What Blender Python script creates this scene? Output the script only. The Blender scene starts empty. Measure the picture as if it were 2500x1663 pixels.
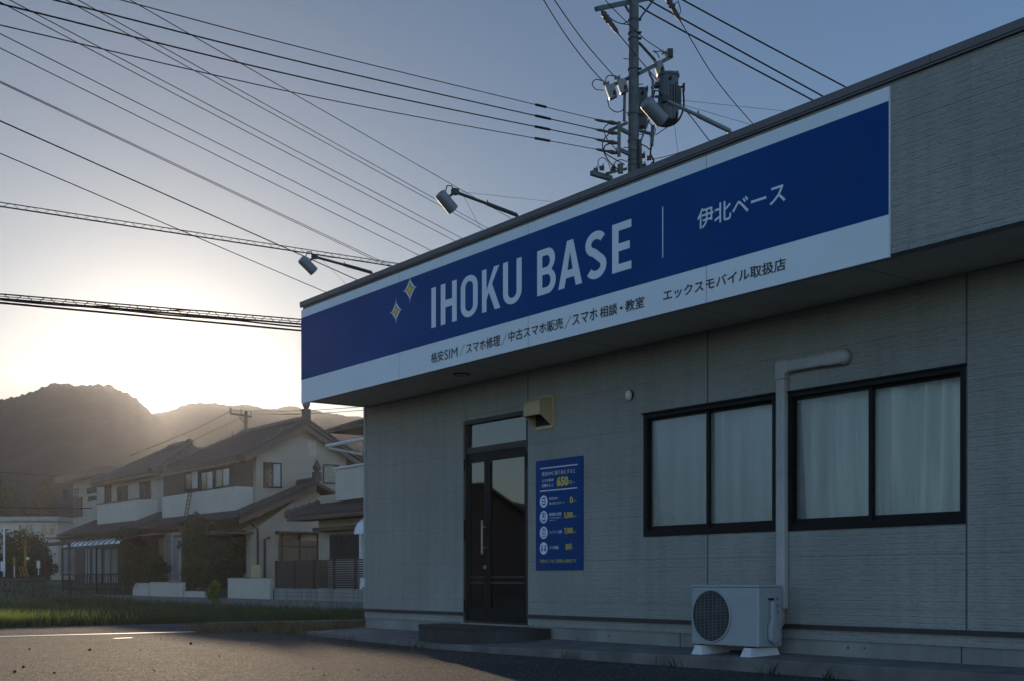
import bpy, bmesh, math, random
import numpy as np
from mathutils import Vector, Matrix
random.seed(7)
rng = np.random.default_rng(7)
S = bpy.context.scene
COL = S.collection
R = math.radians

# ------------------------------------------------------------------ camera
H = 0.80                      # camera height
F, CX, HY = 3076.0, 1250.0, 1418.0   # focal length, centre column and horizon row in pixels of the 2500 px wide photo
cam = bpy.data.cameras.new('camera'); co = bpy.data.objects.new('camera', cam); COL.objects.link(co)
co.location = (0, 0, H); co.rotation_euler = (R(90), 0, 0)
cam.sensor_width = 36; cam.lens = F/2500*36; cam.shift_y = (HY-831.5)/2500
cam.clip_start = 0.1; cam.clip_end = 20000
S.camera = co

# ------------------------------------------------------------------ sun and sky
SUN_AZ = math.atan2((398-CX), F)          # angle from +Y towards +X
SUN_EL = math.atan2(HY-950, math.hypot(F, 398-CX))
sd = Vector((math.sin(SUN_AZ)*math.cos(SUN_EL), math.cos(SUN_AZ)*math.cos(SUN_EL), math.sin(SUN_EL)))
sun = bpy.data.lights.new('sun', 'SUN'); sun.energy = 3.2; sun.angle = R(0.5); sun.color = (1.0, 0.76, 0.52)
so = bpy.data.objects.new('sun', sun); COL.objects.link(so)
so.rotation_euler = sd.to_track_quat('Z', 'Y').to_euler()
W = bpy.data.worlds.new('World'); S.world = W; W.use_nodes = True
nt = W.node_tree; N = nt.nodes; L = nt.links; N.clear()
out = N.new('ShaderNodeOutputWorld'); bg = N.new('ShaderNodeBackground'); bg.inputs[1].default_value = 0.066
sky = N.new('ShaderNodeTexSky'); sky.sky_type = 'NISHITA'; sky.sun_disc = False
sky.sun_elevation = SUN_EL; sky.sun_rotation = SUN_AZ
sky.altitude = 600; sky.air_density = 1.0; sky.dust_density = 0.42; sky.ozone_density = 3.0
# bright aureole of dusty air round the low sun (part of the sky's own light)
BACK = 6.7
tc = N.new('ShaderNodeTexCoord')
dot = N.new('ShaderNodeVectorMath'); dot.operation = 'DOT_PRODUCT'; dot.inputs[1].default_value = sd
L.new(tc.outputs['Generated'], dot.inputs[0])
def wmath(op, a, b=None, clamp=False):
    m = N.new('ShaderNodeMath'); m.operation = op; m.use_clamp = clamp
    for i, v in enumerate((a, b)):
        if v is None: continue
        if isinstance(v, (int, float)): m.inputs[i].default_value = v
        else: L.new(v, m.inputs[i])
    return m.outputs[0]
cl = wmath('MAXIMUM', dot.outputs['Value'], 0.0)
ac = wmath('ARCCOSINE', wmath('MINIMUM', cl, 1.0))
g1 = wmath('MULTIPLY', wmath('EXPONENT', wmath('MULTIPLY', ac, -1/0.034)), 42.0)
g2 = wmath('MULTIPLY', wmath('EXPONENT', wmath('MULTIPLY', ac, -1/0.16)), 0.2)
g = wmath('ADD', g1, g2)
gc = N.new('ShaderNodeVectorMath'); gc.operation = 'SCALE'; gc.inputs[0].default_value = (1.0, 0.80, 0.62)
L.new(g, gc.inputs['Scale'])
add = N.new('ShaderNodeVectorMath'); add.operation = 'ADD'
L.new(sky.outputs[0], add.inputs[0]); L.new(gc.outputs[0], add.inputs[1])
# sky away from the sun brightened as an added fill for the shaded front
back = wmath('MULTIPLY', wmath('POWER', wmath('MULTIPLY', wmath('SUBTRACT', 0.985, dot.outputs['Value']), 1/1.2, True), 1.0), BACK)
bk = N.new('ShaderNodeVectorMath'); bk.operation = 'SCALE'; bk.inputs[0].default_value = (0.74, 0.62, 0.61)
L.new(back, bk.inputs['Scale'])
b1 = N.new('ShaderNodeVectorMath'); b1.operation = 'ADD'; b1.inputs[1].default_value = (1, 1, 1); L.new(bk.outputs[0], b1.inputs[0])
b2_ = N.new('ShaderNodeVectorMath'); b2_.operation = 'MULTIPLY'; L.new(add.outputs[0], b2_.inputs[0]); L.new(b1.outputs[0], b2_.inputs[1])
L.new(b2_.outputs[0], bg.inputs[0]); L.new(bg.outputs[0], out.inputs[0])
S.view_settings.view_transform = 'Standard'; S.view_settings.look = 'None'
S.view_settings.exposure = 0.0; S.view_settings.gamma = 1.0
S.cycles.max_bounces = 8; S.cycles.transparent_max_bounces = 24; S.cycles.volume_bounces = 0
S.cycles.use_denoising = True; S.cycles.sample_clamp_indirect = 4.0

# ------------------------------------------------------------------ materials
def mat(name, col, rough=0.8, metal=0.0, var=0.12, vscale=3.0, bump=0.0, bscale=40.0, spec=0.5, col2=None, coat=0.0,
        streak=0.0, transl=0.0):
    m = bpy.data.materials.new(name); m.use_nodes = True
    n, l = m.node_tree.nodes, m.node_tree.links
    b = n['Principled BSDF']
    b.inputs['Roughness'].default_value = rough; b.inputs['Metallic'].default_value = metal
    b.inputs['Specular IOR Level'].default_value = spec; b.inputs['Coat Weight'].default_value = coat
    t = n.new('ShaderNodeTexCoord')
    no = n.new('ShaderNodeTexNoise'); no.inputs['Scale'].default_value = vscale; no.inputs['Detail'].default_value = 6
    src = t.outputs['Object']
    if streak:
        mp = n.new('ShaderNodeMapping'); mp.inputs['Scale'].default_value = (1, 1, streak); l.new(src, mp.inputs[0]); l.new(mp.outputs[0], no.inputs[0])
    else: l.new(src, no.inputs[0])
    mr = n.new('ShaderNodeMapRange'); mr.inputs[1].default_value = 0.3; mr.inputs[2].default_value = 0.7
    l.new(no.outputs[0], mr.inputs[0])
    mx = n.new('ShaderNodeMix'); mx.data_type = 'RGBA'
    a = [c*(1-var) for c in col]; c2 = col2 or [min(1, c*(1+var)) for c in col]
    mx.inputs[6].default_value = (*a, 1); mx.inputs[7].default_value = (*c2, 1)
    l.new(mr.outputs[0], mx.inputs[0]); l.new(mx.outputs[2], b.inputs['Base Color'])
    if bump:
        n2 = n.new('ShaderNodeTexNoise'); n2.inputs['Scale'].default_value = bscale; n2.inputs['Detail'].default_value = 5
        l.new(t.outputs['Object'], n2.inputs[0])
        bp = n.new('ShaderNodeBump'); bp.inputs['Strength'].default_value = bump; bp.inputs['Distance'].default_value = 0.01
        l.new(n2.outputs[0], bp.inputs['Height']); l.new(bp.outputs[0], b.inputs['Normal'])
    if transl:
        tr = n.new('ShaderNodeBsdfTranslucent'); ms = n.new('ShaderNodeMixShader'); ms.inputs[0].default_value = transl
        l.new(mx.outputs[2], tr.inputs[0]); l.new(b.outputs[0], ms.inputs[1]); l.new(tr.outputs[0], ms.inputs[2])
        l.new(ms.outputs[0], n['Material Output'].inputs[0])
    return m

def add_pits(m, scale, size):
    n, l = m.node_tree.nodes, m.node_tree.links; b = n['Principled BSDF']; src = b.inputs['Base Color'].links[0].from_socket
    t = n.new('ShaderNodeTexCoord'); v = n.new('ShaderNodeTexVoronoi'); v.inputs['Scale'].default_value = scale; l.new(t.outputs['Object'], v.inputs[0])
    sc = n.new('ShaderNodeSeparateColor'); l.new(v.outputs['Color'], sc.inputs[0])
    th = n.new('ShaderNodeMath'); th.operation = 'MULTIPLY'; th.inputs[1].default_value = size; l.new(sc.outputs[0], th.inputs[0])
    gt = n.new('ShaderNodeMath'); gt.operation = 'GREATER_THAN'; l.new(v.outputs['Distance'], gt.inputs[0]); l.new(th.outputs[0], gt.inputs[1])
    mr = n.new('ShaderNodeMapRange'); mr.inputs[3].default_value = .25; l.new(gt.outputs[0], mr.inputs[0])
    vs = n.new('ShaderNodeVectorMath'); vs.operation = 'SCALE'; l.new(src, vs.inputs[0]); l.new(mr.outputs[0], vs.inputs['Scale']); l.new(vs.outputs[0], b.inputs['Base Color'])

def glass(name, tint=(0.9, 1, 0.97), rough=0.02, trans=0.9, ior=1.6, frost=0.0):
    m = bpy.data.materials.new(name); m.use_nodes = True
    n, l = m.node_tree.nodes, m.node_tree.links
    n.remove(n['Principled BSDF'])
    tr = n.new('ShaderNodeBsdfTransparent'); tr.inputs[0].default_value = tuple(c*trans for c in tint)+(1,)
    gl = n.new('ShaderNodeBsdfGlossy'); gl.inputs['Roughness'].default_value = rough
    fr = n.new('ShaderNodeFresnel'); fr.inputs[0].default_value = ior
    ms = n.new('ShaderNodeMixShader')
    l.new(fr.outputs[0], ms.inputs[0]); l.new(tr.outputs[0], ms.inputs[1]); l.new(gl.outputs[0], ms.inputs[2])
    l.new(ms.outputs[0], n['Material Output'].inputs[0])
    if frost:
        t = n.new('ShaderNodeTexCoord'); no = n.new('ShaderNodeTexNoise'); no.inputs['Scale'].default_value = 160
        l.new(t.outputs['Object'], no.inputs[0])
        bp = n.new('ShaderNodeBump'); bp.inputs['Strength'].default_value = frost; bp.inputs['Distance'].default_value = 0.004
        l.new(no.outputs[0], bp.inputs['Height']); l.new(bp.outputs[0], gl.inputs['Normal']); l.new(bp.outputs[0], fr.inputs['Normal'])
    return m

def siding_mat(name, col, row=0.03, panel=0.455, strength=0.75):
    """thin split-stone courses cast in panels with a joint every 455 mm"""
    m = bpy.data.materials.new(name); m.use_nodes = True
    n, l = m.node_tree.nodes, m.node_tree.links
    b = n['Principled BSDF']; b.inputs['Roughness'].default_value = 0.85; b.inputs['Specular IOR Level'].default_value = 0.3
    t = n.new('ShaderNodeTexCoord'); sp = n.new('ShaderNodeSeparateXYZ'); l.new(t.outputs['Object'], sp.inputs[0])
    sx = n.new('ShaderNodeMath'); sx.operation = 'ADD'; l.new(sp.outputs[0], sx.inputs[0]); l.new(sp.outputs[1], sx.inputs[1])
    def brick(bw, rh, mortar, off, sq, freq, dz):
        cb = n.new('ShaderNodeCombineXYZ'); l.new(sx.outputs[0], cb.inputs[0])
        ad = n.new('ShaderNodeMath'); ad.operation = 'ADD'; l.new(sp.outputs[2], ad.inputs[0]); ad.inputs[1].default_value = dz
        l.new(ad.outputs[0], cb.inputs[1])
        nz = n.new('ShaderNodeTexNoise'); nz.inputs['Scale'].default_value = 3.5; nz.inputs['Detail'].default_value = 2
        l.new(t.outputs['Object'], nz.inputs[0])
        sc = n.new('ShaderNodeVectorMath'); sc.operation = 'SCALE'; sc.inputs['Scale'].default_value = 0.018; l.new(nz.outputs['Color'], sc.inputs[0])
        a2 = n.new('ShaderNodeVectorMath'); a2.operation = 'ADD'; l.new(cb.outputs[0], a2.inputs[0]); l.new(sc.outputs[0], a2.inputs[1])
        k = n.new('ShaderNodeTexBrick'); k.inputs['Scale'].default_value = 1; k.inputs['Brick Width'].default_value = bw
        k.inputs['Row Height'].default_value = rh; k.inputs['Mortar Size'].default_value = mortar; k.inputs['Mortar Smooth'].default_value = 0.4
        k.offset = off; k.squash = sq; k.squash_frequency = freq
        k.inputs['Color1'].default_value = (1, 1, 1, 1); k.inputs['Color2'].default_value = (0.62, 0.62, 0.62, 1); k.inputs['Mortar'].default_value = (0, 0, 0, 1)
        l.new(a2.outputs[0], k.inputs['Vector'])
        return k
    k1 = brick(0.17, row*.85, 0.0030, 0.37, 1.7, 3, 0.0)
    k2 = brick(0.26, row*1.45, 0.0034, 0.61, 0.7, 2, 0.013)
    mn = n.new('ShaderNodeMix'); mn.data_type = 'RGBA'; mn.inputs[0].default_value = 0.45
    l.new(k1.outputs['Color'], mn.inputs[6]); l.new(k2.outputs['Color'], mn.inputs[7])
    fine = n.new('ShaderNodeTexNoise'); fine.inputs['Scale'].default_value = 55; fine.inputs['Detail'].default_value = 6
    l.new(t.outputs['Object'], fine.inputs[0])
    # panel joint
    md = n.new('ShaderNodeMath'); md.operation = 'MODULO'; mo = n.new('ShaderNodeMath'); mo.operation = 'ADD'; mo.inputs[1].default_value = .35; l.new(sp.outputs[2], mo.inputs[0]); l.new(mo.outputs[0], md.inputs[0]); md.inputs[1].default_value = panel
    lt = n.new('ShaderNodeMath'); lt.operation = 'LESS_THAN'; l.new(md.outputs[0], lt.inputs[0]); lt.inputs[1].default_value = 0.0042
    bw_ = n.new('ShaderNodeRGBToBW'); l.new(mn.outputs[2], bw_.inputs[0])
    mpp = n.new('ShaderNodeMapping'); mpp.inputs['Scale'].default_value = (5.5, 5.5, 24); l.new(t.outputs['Object'], mpp.inputs[0])
    ns = n.new('ShaderNodeTexNoise'); ns.inputs['Scale'].default_value = 2.0; ns.inputs['Detail'].default_value = 3; l.new(mpp.outputs[0], ns.inputs[0])
    mk = n.new('ShaderNodeMapRange'); mk.inputs[1].default_value = 0.38; mk.inputs[2].default_value = 0.60; l.new(ns.outputs[0], mk.inputs[0])
    bw = n.new('ShaderNodeMix'); bw.data_type = 'FLOAT'; bw.inputs[2].default_value = 0.80; l.new(mk.outputs[0], bw.inputs[0]); l.new(bw_.outputs[0], bw.inputs[3])
    h = n.new('ShaderNodeMath'); h.operation = 'MULTIPLY_ADD'; l.new(fine.outputs[0], h.inputs[0]); h.inputs[1].default_value = 0.7; l.new(bw.outputs[0], h.inputs[2])
    h2 = n.new('ShaderNodeMath'); h2.operation = 'SUBTRACT'; l.new(h.outputs[0], h2.inputs[0]); l.new(lt.outputs[0], h2.inputs[1])
    bp = n.new('ShaderNodeBump'); bp.inputs['Strength'].default_value = strength; bp.inputs['Distance'].default_value = 0.012
    l.new(h2.outputs[0], bp.inputs['Height']); l.new(bp.outputs[0], b.inputs['Normal'])
    # joint dirt and groove shade put into the colour, with soft weather stains
    big = n.new('ShaderNodeTexNoise'); big.inputs['Scale'].default_value = 0.9; big.inputs['Detail'].default_value = 5; l.new(t.outputs['Object'], big.inputs[0])
    mr = n.new('ShaderNodeMapRange'); mr.inputs[1].default_value = 0; mr.inputs[2].default_value = 1.4; mr.inputs[3].default_value = 0.70; mr.inputs[4].default_value = 1.06
    l.new(h2.outputs[0], mr.inputs[0])
    mb = n.new('ShaderNodeMapRange'); mb.inputs[1].default_value = 0.3; mb.inputs[2].default_value = 0.7; mb.inputs[3].default_value = 0.86; mb.inputs[4].default_value = 1.06
    l.new(big.outputs[0], mb.inputs[0])
    mm = n.new('ShaderNodeMath'); mm.operation = 'MULTIPLY'; l.new(mr.outputs[0], mm.inputs[0]); l.new(mb.outputs[0], mm.inputs[1])
    mps = n.new('ShaderNodeMapping'); mps.inputs['Scale'].default_value = (5, 5, .35); l.new(t.outputs['Object'], mps.inputs[0])
    nst = n.new('ShaderNodeTexNoise'); nst.inputs['Scale'].default_value = 1.6; nst.inputs['Detail'].default_value = 5; l.new(mps.outputs[0], nst.inputs[0])
    mst = n.new('ShaderNodeMapRange'); mst.inputs[1].default_value = .42; mst.inputs[2].default_value = .72; mst.inputs[3].default_value = 1.04; mst.inputs[4].default_value = .93; l.new(nst.outputs[0], mst.inputs[0])
    m3 = n.new('ShaderNodeMath'); m3.operation = 'MULTIPLY'; l.new(mm.outputs[0], m3.inputs[0]); l.new(mst.outputs[0], m3.inputs[1]); mm = m3
    vs = n.new('ShaderNodeVectorMath'); vs.operation = 'SCALE'; vs.inputs[0].default_value = col; l.new(mm.outputs[0], vs.inputs['Scale'])
    l.new(vs.outputs[0], b.inputs['Base Color'])
    return m

M = {}
M['siding'] = siding_mat('pale grey split stone siding', (0.290, 0.292, 0.262))
M['house_wall'] = mat('cream render', (0.36, 0.30, 0.23), 0.9, var=0.10, vscale=1.2, bump=0.2)
M['house_wall2'] = mat('pale aqua render', (0.33, 0.30, 0.25), 0.9, var=0.10, vscale=1.2, bump=0.2)
M['house_white'] = mat('white panel', (0.46, 0.42, 0.35), 0.7, var=0.07, vscale=1.5)
M['house_brown'] = mat('brown wall', (0.10, 0.07, 0.055), 0.9, var=0.12, vscale=2)
M['house_grey'] = mat('grey wall', (0.30, 0.29, 0.27), 0.9, var=0.15, vscale=2)
M['roof_tile'] = mat('grey glazed roof tile', (0.040, 0.033, 0.030), 0.5, var=0.35, vscale=6, bump=0.3, bscale=20)
M['roof_brown'] = mat('brown fascia', (0.12, 0.085, 0.07), 0.7, var=0.15)
M['dark_wood'] = mat('dark brown wood', (0.055, 0.038, 0.028), 0.7, var=0.25, vscale=5, streak=0.2)
M['mid_wood'] = mat('brown shutter', (0.17, 0.115, 0.07), 0.7, var=0.2, vscale=3, streak=0.2)
M['pane'] = mat('dark pane', (0.02, 0.024, 0.026), 0.08, var=0.2, spec=0.8)
M['pane_light'] = mat('pane with closed curtain', (0.30, 0.32, 0.31), 0.15, var=0.18, vscale=4, streak=0.2, spec=0.8)
M['flashing'] = mat('dark brown flashing', (0.035, 0.028, 0.028), 0.6, var=0.1)
M['coping'] = mat('dark grey coping metal', (0.115, 0.105, 0.105), 0.55, metal=0.0, var=0.10, vscale=2, bump=0.05, bscale=4)
M['soffit'] = mat('soffit board', (0.52, 0.47, 0.40), 0.9, var=0.08, vscale=2)
M['plinth'] = mat('poured concrete', (0.22, 0.22, 0.20), 0.92, var=0.25, vscale=2.2, bump=0.4, bscale=25, streak=0.25)
add_pits(M['plinth'], 11, .16)
M['concrete'] = mat('weathered concrete', (0.13, 0.125, 0.115), 0.92, var=0.3, vscale=3, bump=0.5, bscale=25)
M['step'] = mat('dark brown tiled step', (0.035, 0.03, 0.028), 0.75, var=0.3, vscale=6, bump=0.3, bscale=30)
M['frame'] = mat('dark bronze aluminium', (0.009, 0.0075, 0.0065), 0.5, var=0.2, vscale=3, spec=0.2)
M['frame2'] = mat('brown bronze aluminium', (0.030, 0.025, 0.022), 0.45, metal=0.2, var=0.15, vscale=3)  # paler, browner bronze of the door frame and house fittings
M['handle'] = mat('brushed handle', (0.32, 0.23, 0.17), 0.4, metal=0.5)
M['steel'] = mat('steel', (0.45, 0.45, 0.45), 0.35, metal=0.9)
M['door_glass'] = glass('door glass', trans=0.45, ior=2.4)
M['win_glass'] = glass('figured window glass', (0.97, 1, 0.985), rough=0.25, trans=0.98, ior=1.5, frost=0.5)
M['curtain'] = mat('white curtain', (0.78, 0.78, 0.73), 0.95, var=0.28, vscale=6, streak=0.08)  # light and dark of the folds put into the colour as vertical bands
M['interior'] = mat('room', (0.06, 0.05, 0.045), 0.95)
M['sign_white'] = mat('sign white', (0.68, 0.72, 0.74), 0.42, var=0.03, vscale=1.5)
M['sign_blue'] = mat('sign blue', (0.0012, 0.050, 0.195), 0.5, var=0.12, vscale=0.8, spec=0.12)
M['letter_white'] = mat('letter white', (0.66, 0.70, 0.74), 0.45, var=0.03)
M['ink'] = mat('black lettering', (0.022, 0.025, 0.03), 0.5, var=0.05)
M['gold'] = mat('yellow', (0.60, 0.47, 0.03), 0.5, var=0.05)
M['poster_blue'] = mat('poster blue', (0.0008, 0.045, 0.18), 0.5, var=0.12, vscale=1.5, spec=0.15)
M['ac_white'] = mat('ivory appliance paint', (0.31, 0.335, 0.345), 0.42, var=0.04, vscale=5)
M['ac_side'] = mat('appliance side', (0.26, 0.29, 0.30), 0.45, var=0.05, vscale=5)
M['black'] = mat('black void', (0.008, 0.008, 0.008), 0.8)
M['grille'] = mat('grille wire', (0.13, 0.15, 0.155), 0.45)
M['duct'] = mat('ivory duct', (0.34, 0.335, 0.32), 0.5, var=0.12, vscale=4)
M['vent'] = mat('beige vent hood', (0.46, 0.34, 0.19), 0.45, var=0.06, vscale=5)
M['plastic'] = mat('white plastic', (0.55, 0.55, 0.54), 0.5, var=0.1, vscale=8)
M['pole'] = mat('galvanised pole', (0.062, 0.08, 0.082), 0.6, metal=0.15, var=0.3, vscale=7, bump=0.2, bscale=30)
M['pole_dark'] = mat('weathered steel fittings', (0.026, 0.028, 0.028), 0.65, metal=0.1, var=0.25, vscale=8)
M['xfmr'] = mat('transformer paint', (0.060, 0.075, 0.078), 0.55, var=0.15, vscale=3)
M['porcelain'] = mat('porcelain', (0.16, 0.15, 0.135), 0.3, var=0.15, vscale=12)
M['rust'] = mat('brown cap', (0.04, 0.028, 0.022), 0.6, var=0.2)
M['cable'] = mat('black cable', (0.006, 0.006, 0.007), 0.85, var=0.1, spec=0.1)
M['lamp'] = mat('lamp housing', (0.15, 0.16, 0.165), 0.5, metal=0.0, var=0.06)
M['bark'] = mat('bark', (0.06, 0.045, 0.035), 0.95, var=0.3, vscale=9, bump=0.6)
M['leaf'] = mat('leaf', (0.035, 0.06, 0.022), 0.6, var=0.4, vscale=1.5, transl=0.35)
M['leaf_far'] = mat('conifer', (0.03, 0.045, 0.022), 0.7, var=0.4, vscale=0.6, transl=0.2)
M['grass'] = mat('grass', (0.045, 0.072, 0.018), 0.6, var=0.6, vscale=0.6, transl=0.5)
M['grass_bright'] = mat('sun-bright grass', (0.26, 0.34, 0.07), 0.55, var=0.5, vscale=1.2, transl=0.8)  # sunlight on the left verge is put into this brighter grass colour
M['weed'] = mat('dry weed', (0.15, 0.105, 0.05), 0.8, var=0.6, vscale=5, transl=0.4)
M['soil'] = mat('soil and turf', (0.040, 0.052, 0.022), 0.95, var=0.4, vscale=0.8, bump=0.8, bscale=6)
M['lot'] = mat('garden soil', (0.05, 0.045, 0.035), 0.95, var=0.4, vscale=1.0, bump=0.8, bscale=6)
M['paint'] = mat('worn road paint', (0.62, 0.62, 0.60), 0.6, var=0.2, vscale=9, bump=0.3)
M['yellow'] = mat('safety yellow', (0.20, 0.125, 0.012), 0.7)
M['stone'] = mat('broken asphalt crumb', (0.02, 0.018, 0.016), 0.9)
M['grit'] = mat('grit', (0.09, 0.075, 0.06), 0.3, var=.6, vscale=8, spec=.8)
M['awning'] = mat('milky panel', (0.80, 0.80, 0.80), 0.35, var=0.05, transl=0.2)
M['wood_tan'] = mat('tan board', (0.42, 0.34, 0.18), 0.7)

def asphalt(name, base, spk, rough, dist=0.004, smax=0.40):
    m = bpy.data.materials.new(name); m.use_nodes = True
    n, l = m.node_tree.nodes, m.node_tree.links
    b = n['Principled BSDF']
    t = n.new('ShaderNodeTexCoord')
    vo = n.new('ShaderNodeTexVoronoi'); vo.inputs['Scale'].default_value = 55; l.new(t.outputs['Object'], vo.inputs[0])
    v2 = n.new('ShaderNodeTexVoronoi'); v2.inputs['Scale'].default_value = 30; l.new(t.outputs['Object'], v2.inputs[0])
    no = n.new('ShaderNodeTexNoise'); no.inputs['Scale'].default_value = 0.5; no.inputs['Detail'].default_value = 7; l.new(t.outputs['Object'], no.inputs[0])
    mr = n.new('ShaderNodeMapRange'); mr.inputs[1].default_value = 0.3; mr.inputs[2].default_value = 0.7; mr.inputs[3].default_value = 0.66; mr.inputs[4].default_value = 1.35
    l.new(no.outputs[0], mr.inputs[0])
    cr = n.new('ShaderNodeValToRGB'); cr.color_ramp.elements[0].color = (*[c*0.55 for c in base], 1); cr.color_ramp.elements[1].color = (*[c*1.5 for c in base], 1)
    e = cr.color_ramp.elements.new(0.93); e.color = (*[c*1.6 for c in base], 1); cr.color_ramp.elements[-1].color = (*spk, 1)
    sp = n.new('ShaderNodeSeparateColor'); l.new(vo.outputs['Color'], sp.inputs[0]); l.new(sp.outputs[0], cr.inputs[0])
    nf = n.new('ShaderNodeTexNoise'); nf.inputs['Scale'].default_value = 38; nf.inputs['Detail'].default_value = 4; nf.inputs['Roughness'].default_value = 0.7; l.new(t.outputs['Object'], nf.inputs[0])
    mf = n.new('ShaderNodeMapRange'); mf.inputs[1].default_value = 0.35; mf.inputs[2].default_value = 0.65; mf.inputs[3].default_value = 0.45; mf.inputs[4].default_value = 1.6; l.new(nf.outputs[0], mf.inputs[0])
    mq = n.new('ShaderNodeMath'); mq.operation = 'MULTIPLY'; l.new(mf.outputs[0], mq.inputs[0]); l.new(mr.outputs[0], mq.inputs[1])
    vs = n.new('ShaderNodeVectorMath'); vs.operation = 'SCALE'; l.new(cr.outputs[0], vs.inputs[0]); l.new(mq.outputs[0], vs.inputs['Scale']); l.new(vs.outputs[0], b.inputs['Base Color'])
    ms_ = n.new('ShaderNodeMapRange'); ms_.inputs[1].default_value = 0.35; ms_.inputs[2].default_value = 0.65; ms_.inputs[3].default_value = 0.05; ms_.inputs[4].default_value = smax; l.new(nf.outputs[0], ms_.inputs[0]); l.new(ms_.outputs[0], b.inputs['Specular IOR Level'])
    rr = n.new('ShaderNodeMapRange'); rr.inputs[3].default_value = rough-0.12; rr.inputs[4].default_value = rough+0.05; l.new(sp.outputs[1], rr.inputs[0]); l.new(rr.outputs[0], b.inputs['Roughness'])
    ad = n.new('ShaderNodeMath'); ad.operation = 'ADD'; l.new(vo.outputs['Distance'], ad.inputs[0]); l.new(v2.outputs['Distance'], ad.inputs[1])
    bp = n.new('ShaderNodeBump'); bp.invert = True; bp.inputs['Strength'].default_value = 1.0; bp.inputs['Distance'].default_value = dist*2
    l.new(ad.outputs[0], bp.inputs['Height'])
    b2 = n.new('ShaderNodeBump'); b2.inputs['Strength'].default_value = 0.6; b2.inputs['Distance'].default_value = 0.05
    n3 = n.new('ShaderNodeTexNoise'); n3.inputs['Scale'].default_value = 2.6; n3.inputs['Detail'].default_value = 6; l.new(t.outputs['Object'], n3.inputs[0])
    l.new(n3.outputs[0], b2.inputs['Height']); l.new(bp.outputs[0], b2.inputs['Normal'])
    l.new(b2.outputs[0], b.inputs['Normal'])
    return m
M['asphalt'] = asphalt('coarse parking asphalt', (0.034, 0.032, 0.030), (0.26, 0.22, 0.16), 0.92, dist=.006, smax=.55)
M['road'] = asphalt('road asphalt', (0.060, 0.060, 0.060), (0.13, 0.13, 0.12), 0.95, smax=0.08)

def forest_mat():
    m = bpy.data.materials.new('forested slope'); m.use_nodes = True
    n, l = m.node_tree.nodes, m.node_tree.links
    b = n['Principled BSDF']; b.inputs['Roughness'].default_value = 0.95; b.inputs['Specular IOR Level'].default_value = 0.1
    t = n.new('ShaderNodeTexCoord')
    no = n.new('ShaderNodeTexNoise'); no.inputs['Scale'].default_value = 0.03; no.inputs['Detail'].default_value = 9; l.new(t.outputs['Object'], no.inputs[0])
    cr = n.new('ShaderNodeValToRGB'); cr.color_ramp.elements[0].position = 0.35; cr.color_ramp.elements[1].position = 0.68
    cr.color_ramp.elements[0].color = (0.012, 0.016, 0.017, 1); cr.color_ramp.elements[1].color = (0.016, 0.021, 0.020, 1)
    l.new(no.outputs[0], cr.inputs[0]); l.new(cr.outputs[0], b.inputs['Base Color'])
    v = n.new('ShaderNodeTexVoronoi'); v.inputs['Scale'].default_value = 0.25; l.new(t.outputs['Object'], v.inputs[0])
    bp = n.new('ShaderNodeBump'); bp.invert = True; bp.inputs['Strength'].default_value = .3; bp.inputs['Distance'].default_value = .8
    l.new(v.outputs[0], bp.inputs['Height']); l.new(bp.outputs[0], b.inputs['Normal'])
    return m
M['forest'] = forest_mat()

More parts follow.
